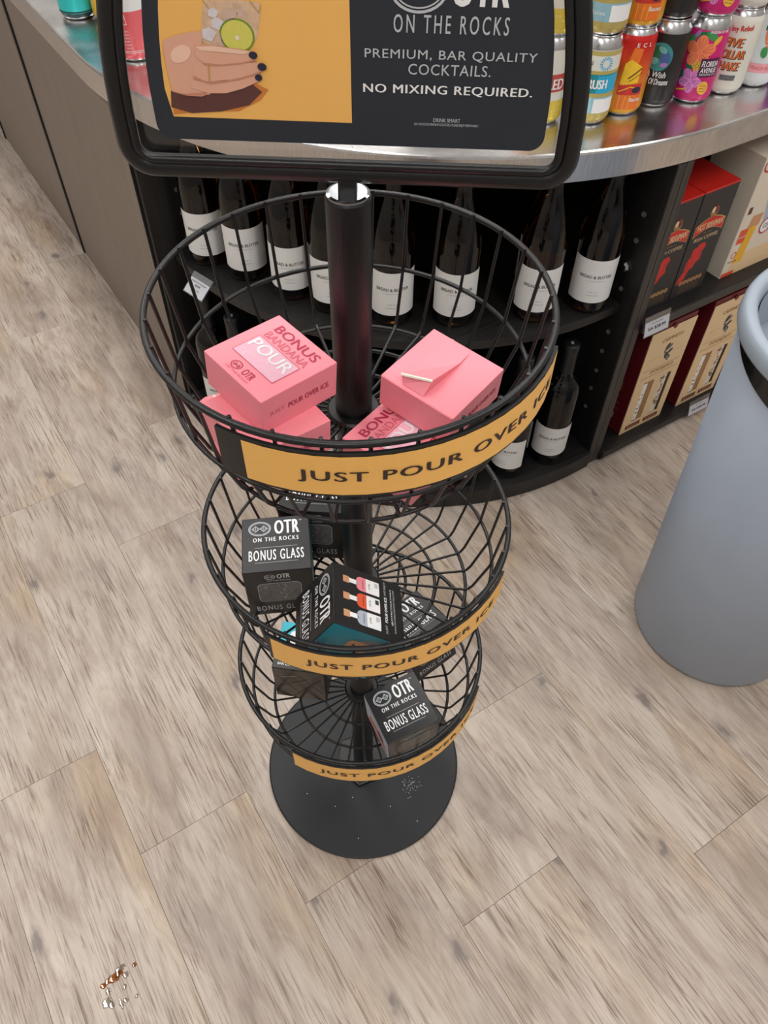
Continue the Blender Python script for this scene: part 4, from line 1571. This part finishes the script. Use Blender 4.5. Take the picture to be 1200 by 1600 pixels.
row = [('cream and yellow can with a red band beside the sign frame', 0.612, 0.470, sl_cream, art_cream, 10, True),
       ('light blue and white can behind the sign frame', 0.648, 0.530, sl_blue, None, 0, True),
       ('gold and teal striped can lettered CRUSH', 0.6740, 0.4330, sl_crush, art_crush, 4, True),
       ('orange to red can with a yellow sunset panel', 0.7385, 0.4300, sl_orange, art_orange, 0, False),
       ('black can with a teal nebula disc', 0.8030, 0.4240, sl_black, art_black, -4, True),
       ('magenta can covered in tropical flowers', 0.8640, 0.4030, sl_mag, art_mag, 0, True),
       ('white can lettered FIVE DOLLAR SHAKE in orange', 0.9320, 0.3990, sl_white, art_five, 0, False),
       ('pale can with a peach and a pink band', 0.9970, 0.3925, sl_white2, art_peach, 8, True),
       ('purple can at the end of the row past the peach can', 1.0620, 0.3950, sl_purple, None, 0, True)]
for lab, s, t, slv, art, fc, top in row:
    can(lab, s, t, HT, slv, art, fc, None, top)
    slv2 = sl_peach if 'peach' in lab and 'pale' in lab else slv
    art2 = None if slv2 is sl_peach else art
    lab2 = 'amber orange can stacked on the pale peach can' if slv2 is sl_peach else lab.replace(' beside the sign frame', '').replace(' behind the sign frame', '').replace(' at the end of the row past the peach can', '') + ', upper one of its stacked pair'
    can(lab2, s + random.uniform(-0.0015, 0.0015), t + random.uniform(-0.0015, 0.0015), HT + CH - 0.0012, slv2, art2, fc + random.uniform(-4, 4), None, top)
can('coral pink and white can alone behind the sign frame edge', 0.174, 1.004, HT, sl_pink, art_pink, 10)
can('teal banded can standing by the yellow and blue can', 0.150, 1.232, HT, sl_teal, art_teal, 0)
can('yellow and sky blue can standing by the teal banded can', 0.198, 1.188, HT, sl_sky, art_sky, 0)

# ================================================================== GIFT BOXES ON THE RIGHT SHELVES
def gift(name, label, s0, s1, t0, t1, z0, z1, m, cat='box', group=None, bev=0.0008):
    me, lo, ro = st_box(s0, s1, t0, t1, z0, z1, bev)
    o = tag(link(name, me, m, None, lo, ro), label, cat, group)
    return o, (s1 - s0, t1 - t0, z1 - z0)


irish_labels = ('black and red coffee gift box half hidden by the shelf side panel', 'black and red coffee gift box between its twin and the white beer box')
for i, s0 in enumerate((0.8050, 0.8965)):
    o, D = gift('coffee_gift_box', irish_labels[i], s0, s0 + 0.0885, 0.333, 0.423, RS_MID, 0.585, M_CHAR, 'box', 'black coffee gift boxes')
    w, d, h = D
    link('red_lid', box_me(-w / 2 - 0.0003, w / 2 + 0.0003, -d / 2 - 0.0003, d / 2 + 0.0003, h / 2 - 0.0035, h / 2 + 0.0006, 0.0008), M_RED, o)
    p = Print()
    # curved banner
    n = 14
    top = [(-0.036 + 0.072 * k / n, 0.040 + 0.012 * math.sin(PI * k / n)) for k in range(n + 1)]
    bot = [(x, y - 0.020) for x, y in top]
    p.poly([(x * 1.05, y + 0.0018) for x, y in top] + [(x * 1.05, y - 0.0018) for x, y in bot[::-1]], M_GOLDLINE, 1)
    p.poly(top + bot[::-1], M_REDP, 2)
    p.text('HOT IRISHMAN', 0, 0.037, M_CREAM, w=0.064, h=0.013, layer=3, bold=0.01)
    p.ell(0.0, 0.062, 0.010, 0.011, M_TANP, 1)
    p.ell(-0.004, 0.066, 0.004, 0.006, M_CREAM, 2)
    p.ell(0.004, 0.064, 0.004, 0.006, M_MAROON, 2)
    p.ell(0.001, 0.074, 0.004, 0.004, M_MAROON, 2)
    p.text('Superior', 0.0, 0.0225, M_TANP, w=0.026, h=0.004, layer=2, shear=0.3)
    p.text('IRISH COFFEE', 0.0, 0.0125, M_CREAM, w=0.062, h=0.0072, layer=2)
    p.build('banner_print', o, face_map('front', *D))
    p = Print()
    # red brush figure
    rn = random.Random(4)
    p.poly([(-0.032, -0.076), (-0.022, -0.070), (-0.016, -0.052), (-0.008, -0.050), (-0.004, -0.040), (0.006, -0.034), (0.004, -0.018), (0.010, -0.008), (0.004, 0.001), (-0.008, 0.000),
            (-0.014, -0.006), (-0.022, -0.006), (-0.024, -0.022), (-0.030, -0.034), (-0.030, -0.052), (-0.038, -0.066), (-0.040, -0.078)], M_REDP, 1)
    for q in range(12):
        x, y = rn.uniform(-0.030, 0.0), rn.uniform(-0.060, -0.008)
        p.line(x, y, x + rn.uniform(-0.006, 0.006), y + rn.uniform(0.002, 0.007), 0.0012, M_CHAR, 2)
    for k in range(6):
        p.ell(-0.026 + 0.0104 * k, -0.078, 0.0055, 0.0055, M_TANP, 3, n=12)
    for k in range(5):
        p.text('WHISKEY COFFEE LIQUEUR BLEND', 0.0, -0.0875 - 0.0033 * k, M_TANP, w=0.056, h=0.0018, layer=2)
    p.build('figure_print', o, face_map('front', *D))

o, D = gift('beer_gift_box', 'ivory beer gift box with a window and a printed glass of beer', 1.032, 1.266, 0.330, 0.440, RS_MID, 0.612, M_CREAMW, 'box')
w, d, h = D
p = Print()
p.rect(-w / 2 + 0.0005, -h / 2 + 0.0005, w / 2 - 0.0005, h / 2 - 0.0005, M_CREAMW, 1)
p.rect(-w / 2 + 0.02, -h / 2 + 0.0005, w / 2 - 0.0005, -h / 2 + 0.045, M_CREAM, 2)
p.poly([(-0.070, 0.10), (-0.020, 0.11), (0.06, 0.11), (0.06, -0.030), (-0.040, -0.050), (-0.062, 0.030)], M_PALEBLUE, 2)
p.poly([(-0.056, 0.03), (-0.040, 0.09), (0.0, 0.10), (0.0, 0.035)], M_GREYP, 3)
p.poly([(-0.095, -0.095), (-0.085, -0.015), (-0.062, -0.010), (-0.070, -0.095)], M_BEER, 3)
p.poly([(-0.090, -0.020), (-0.086, 0.004), (-0.058, 0.004), (-0.060, -0.020)], M_CORK, 4)
p.rect(-0.108, -0.050, -0.086, -0.020, M_ORANGE, 3)
p.text('ERDINGER', -0.097, -0.036, M_WHITE, w=0.020, h=0.004, layer=5)
p.ring(-0.034, -0.030, 0.017, 0.017, 0.003, M_REDP, 5)
p.ell(-0.034, -0.030, 0.0145, 0.0145, M_WHITE, 4)
p.text('CD', -0.034, -0.030, M_GREYP, w=0.014, h=0.010, layer=5, bold=0.02)
p.ring(-0.100, 0.105, 0.013, 0.013, 0.003, M_REDP, 5)
p.text('ERDINGER', -0.098, -0.088, M_DKGREY, w=0.024, h=0.0036, layer=4)
p.ring(-0.100, -0.074, 0.007, 0.007, 0.0014, M_REDP, 4)
p.rect(-0.108, 0.012, -0.098, 0.026, M_SHADOWP, 3)
p.rect(-w / 2 + 0.002, -h / 2 + 0.001, -0.08, -h / 2 + 0.010, M_ORANGE, 4)
p.build('front_print', o, face_map('front', *D))
o, D = gift('gift_box', 'dark red gift box behind the white beer box', 1.000, 1.130, 0.470, 0.545, RS_MID, 0.640, M_MAROON, 'box')
link('lid', box_me(-0.0652, 0.0652, -0.0377, 0.0377, 0.1325, 0.1362, 0.0006), M_MAROON, o)
o, D = gift('gift_box', 'plain beige carton at the back of the upper shelf', 1.150, 1.400, 0.452, 0.560, RS_MID, 0.630, M_CREAMW, 'box')
link('lid', box_me(-0.1251, 0.1251, -0.0541, 0.0541, 0.1275, 0.1312, 0.0006), M_CREAMW, o)

doga_labels = ('maroon and cream wine gift box under the price tag, next to the side panel', 'maroon and cream wine gift box in the middle of its row',
               'maroon and cream wine gift box mostly hidden by the grey bin')
for i, s0 in enumerate((0.8690, 1.0460, 1.2240)):
    z0, z1, W, DP = RS_LOW, RS_LOW + 0.288, 0.1265, 0.085
    c = thing('wine_gift_box', doga_labels[i], 'box', ST(s0 + W / 2, 0.322 + DP / 2, z0), (0, 0, AL), 'maroon wine gift boxes')
    hw, hd, H = W / 2, DP / 2, z1 - z0
    link('carton', box_me(-hw, hw, -hd + 0.0015, hd, 0, H, 0.0006), M_MAROON, c)
    # cream front card with two tall windows, frame built round them
    wx = ((-0.036, -0.006), (0.014, 0.044))
    wz = (0.026, 0.140)
    fm = bmesh.new()
    xs = [-hw, wx[0][0], wx[0][1], wx[1][0], wx[1][1], hw]
    zs = [0, wz[0], wz[1], H - 0.012]
    for a in range(5):
        for b in range(3):
            if b == 1 and a in (1, 3):
                continue
            r_ = bmesh.ops.create_cube(fm, size=1)
            for v in r_['verts']:
                v.co = Vector(((xs[a] + xs[a + 1]) / 2 + v.co.x * (xs[a + 1] - xs[a]), -hd - 0.0005 + v.co.y * 0.0014, (zs[b] + zs[b + 1]) / 2 + v.co.z * (zs[b + 1] - zs[b])))
    link('front_card', bm_done(fm), M_CREAM, c)
    for k, (a, b) in enumerate(wx):
        link('window_liner', box_me(a, b, -hd + 0.0003, -hd + 0.0012, wz[0], wz[1]), M_PLASTIC, c)
        p = Print()
        if k == 0:
            p.rect(a + 0.012, wz[0], b, wz[1], M_TANP, 1)
            p.rect(a, wz[0] + 0.004, a + 0.013, wz[1] - 0.004, M_WHITE, 2)
            rn = random.Random(9)
            for q in range(16):
                p.ell(a + 0.0065 + rn.uniform(-0.004, 0.004), rn.uniform(wz[0] + 0.012, wz[1] - 0.03), 0.0022, 0.0014, rn.choice((M_A['olive'], M_DKGREY, M_GOLDLINE)), 3, rn.uniform(0, 3), 8)
        else:
            p.rect(a + 0.002, wz[0] + 0.002, b - 0.009, wz[1] - 0.002, M_CREAMW, 1)
            rn = random.Random(5)
            for q in range(26):
                p.ell(a + 0.011 + rn.uniform(-0.007, 0.007), rn.uniform(wz[0] + 0.016, wz[1] - 0.008), rn.uniform(0.002, 0.004), rn.uniform(0.0015, 0.003),
                      rn.choice((M_TANP, M_SHADOWP, M_CORK, M_A['olive'], M_SALMON)), 2 + q % 3, rn.uniform(0, 3), 8)
        p.build('bottle_print', c, plane_map((0, -hd + 0.0001, 0), (1, 0, 0), (0, 0, 1)))
    p = Print()
    p.text('CARPINETO', 0.004, 0.247, M_TANP, w=0.060, h=0.0095, layer=1, bold=0.01)
    p.line(-0.050, 0.205, -0.014, 0.205, 0.0005, M_TANP, 1)
    p.line(0.020, 0.205, 0.052, 0.205, 0.0005, M_TANP, 1)
    for q in range(7):
        p.ell(0.003 + 0.007 * math.cos(q * 1.1), 0.209 + 0.017 * math.sin(q * 0.9), 0.0088, 0.0042, M_GREYP if q % 2 else M_DKGREY, 1 + q % 3, 0.5 + q * 0.3, 10)
    p.line(-0.054, 0.176, 0.054, 0.176, 0.0008, M_TANP, 1)
    p.line(-0.054, 0.156, 0.054, 0.156, 0.0012, M_TANP, 1)
    p.text('DOGAJOLO', 0.003, 0.166, M_TANP, w=0.066, h=0.012, layer=1, bold=0.01)
    for x, b in ((-0.027, 'BIANCO'), (0.027, 'ROSATO')):
        p.rect(x - 0.022, 0.0085, x + 0.022, 0.0200, M_MAROON, 1)
        p.text(b, x, 0.0142, M_CREAM, w=0.034, h=0.0056, layer=2)
    p.build('front_print', c, plane_map((0, -hd - 0.0013, 0), (1, 0, 0), (0, 0, 1)))
    p = Print()
    p.rect(-0.012, 0.110, 0.012, 0.135, M_TANP, 1)
    p.rect(-0.010, 0.112, 0.010, 0.133, M_MAROON, 2)
    p.poly([(-0.006, 0.114), (0.006, 0.114), (0.006, 0.130), (0.0, 0.124), (-0.006, 0.130)], M_TANP, 3)
    p.text('VINO', 0, 0.092, M_SALMON, w=0.022, h=0.006, layer=1)
    p.text('TOSCANO', 0, 0.076, M_SALMON, w=0.036, h=0.006, layer=1)
    p.text('DOGAJOLO', 0, 0.060, M_SALMON, w=0.040, h=0.006, layer=1)
    p.rect(-0.012, 0.030, 0.012, 0.046, M_BEIGE, 1)
    p.ring(0, 0.160, 0.009, 0.009, 0.0012, M_SALMON, 1)
    p.ring(0, 0.190, 0.009, 0.012, 0.0012, M_SALMON, 1)
    p.build('side_print', c, plane_map((-hw, 0, 0), (0, -1, 0), (0, 0, 1)))
    link('top_notch', lathe_me([(0, 0), (0.006, 0), (0.006, 0.0012), (0, 0.0012)], 16, False), M_MAROON, c, (0.0, -hd - 0.0002, H - 0.012), (PI / 2, 0, 0))

# ------------------------------------------------------------------ shelf price tags
def price_tag(label, P, rz, w, h, tilt, lines):
    o = thing('price_tag', label, 'price tag', P, (tilt, 0, rz))
    link('holder', box_me(-w / 2, w / 2, -0.0016, 0.0, -h / 2 - 0.004, h / 2 + 0.010, 0.0004), M_TAGFILM, o)
    link('paper', box_me(-w / 2 + 0.002, w / 2 - 0.002, -0.0012, -0.0006, -h / 2 - 0.002, h / 2 - 0.002), M_WHITE, o)
    p = Print(0.0001)
    for body, y, wd, hh, b in lines:
        p.text(body, 0, y, M_DKGREY, w=wd, h=hh, layer=6, bold=b)
    p.build('paper_print', o, plane_map((0, -0.0012, 0), (1, 0, 0), (0, 0, 1)))
    return o


Pa, Pb = onz(303, 426, SH_MID - 0.004), onz(335, 446, SH_MID - 0.004)
Pt = onz(316, 443, SH_MID - 0.008)
dv = (Pt - ST(CS, CT, Pt.z)).normalized()
Pt = Pt + dv * 0.0115 + Vector((0, 0, -0.004))
price_tag('white price tag on the edge of the curved wine shelf', Pt, math.atan2(Pb.y - Pa.y, Pb.x - Pa.x), 0.056, 0.030, math.radians(-52),
          (('BREAD & BUTTER CHARDONNAY', 0.0080, 0.040, 0.0030, 0.0), ('$27.99', 0.0015, 0.014, 0.0048, 0.02), ('750 ML', -0.0065, 0.022, 0.0024, 0.0)))
Pt = onplane(1026, 507, E2, 0.2955)
price_tag('price tag in a clear holder under the black coffee boxes', Pt, AL, 0.066, 0.028, math.radians(-12),
          (('HOT IRISHMAN', 0.0075, 0.030, 0.0024, 0.0), ('EA $38.99', -0.003, 0.044, 0.0072, 0.02)))
Pt = onplane(1091, 634, E2, 0.2925)
price_tag('price tag in a clear holder along the floor-level shelf edge by the grey bin', Pt, AL, 0.066, 0.026, math.radians(-12),
          (('DOGAJOLO', 0.0075, 0.024, 0.0024, 0.0), ('EA $38.99', -0.003, 0.044, 0.0066, 0.02)))

# ================================================================== THE BIN
bx, by = 0.666, 0.250
binr = thing('waste_bin', 'round grey plastic waste bin with a wide rim beside the shelves', 'bin', (bx, by, 0))
body = [(0, 0.004), (0.120, 0.004), (0.128, 0.0), (0.140, 0.0), (0.1437, 0.004), (0.1442, 0.012), (0.1470, 0.08), (0.1715, 0.648)]
link('body', lathe_me(body + [(0.1690, 0.648), (0.1415, 0.02), (0, 0.02)], 96, False), M_BIN, binr, smooth=True)
rim = [(0.1712, 0.650), (0.1792, 0.6455), (0.1802, 0.648), (0.1796, 0.662), (0.1775, 0.668), (0.1735, 0.6715), (0.1660, 0.6715), (0.1605, 0.667), (0.1580, 0.655), (0.1500, 0.600), (0.1480, 0.598), (0.1478, 0.600), (0.156, 0.655)]
link('rim', lathe_me(rim, 96, False), M_BINRIM, binr, smooth=True)
bm = bmesh.new()
n = 60
cols = []
for k in range(n + 1):
    a = math.radians(-203 + 205 * k / n)
    drop = 0.052 * max(0.0, math.sin(PI * k / n)) ** 0.75 + 0.0005
    zt = 0.6465
    cols.append([bm.verts.new(((r) * math.cos(a), (r) * math.sin(a), z)) for r, z in ((0.1765, zt), (0.1740 - drop * 0.03, zt - drop * 0.5), (0.1728 - drop * 0.04, zt - drop))])
for a, b in zip(cols, cols[1:]):
    for q in range(2):
        bm.faces.new((a[q], b[q], b[q + 1], a[q + 1]))
link('liner_edge', bm_done(bm), M_LINER, binr, smooth=True)

# ================================================================== SPILL ON THE FLOOR
M_WET = clear_film('spilt_liquid', 0.22, (0.97, 0.95, 0.92))
M_AMBERW = clear_film('spilt_amber', 0.10, (0.86, 0.66, 0.36))
P0 = onz(180, 1530)
sp = thing('liquid_spill', 'small wet spill with amber residue on the wood floor', 'spill', (P0.x, P0.y, 0))


def blob(rx, ry, h, seed):
    rn = random.Random(seed)
    bm = bmesh.new()
    n = 12
    ph = [rn.uniform(0.75, 1.2) for _ in range(n)]
    outer = [bm.verts.new((rx * ph[k] * math.cos(2 * PI * k / n), ry * ph[k] * math.sin(2 * PI * k / n), 0.0001)) for k in range(n)]
    mid = [bm.verts.new((v.co.x * 0.75, v.co.y * 0.75, h * 0.8)) for v in outer]
    c = bm.verts.new((0, 0, h))
    for k in range(n):
        j = (k + 1) % n
        bm.faces.new((outer[k], outer[j], mid[j], mid[k]))
        bm.faces.new((mid[k], mid[j], c))
    bm.faces.new(outer)
    return bm_done(bm)


for i, (x, y, rx, ry, m) in enumerate(((178, 1528, 7, 5, 1), (170, 1533, 5, 4, 1), (162, 1540, 4, 3.2, 1), (186, 1521, 5, 4, 1), (189, 1512, 7, 3.6, 0), (197, 1523, 4, 3, 0),
                                       (169, 1549, 3, 4, 0), (168, 1567, 7, 6, 0), (175, 1570, 4, 4, 0), (190, 1568, 2.6, 6, 0), (197, 1563, 3, 3, 0), (214, 1556, 3, 2, 0), (210, 1507, 3, 2.6, 1), (195, 1542, 3, 3, 0))):
    P = onz(x, y)
    link('droplet', blob(rx * 0.00125, ry * 0.00125, 0.0004, i), M_AMBERW if m else M_WET, sp, (P.x - P0.x, P.y - P0.y, 0), (0, 0, math.radians(30)), smooth=True)
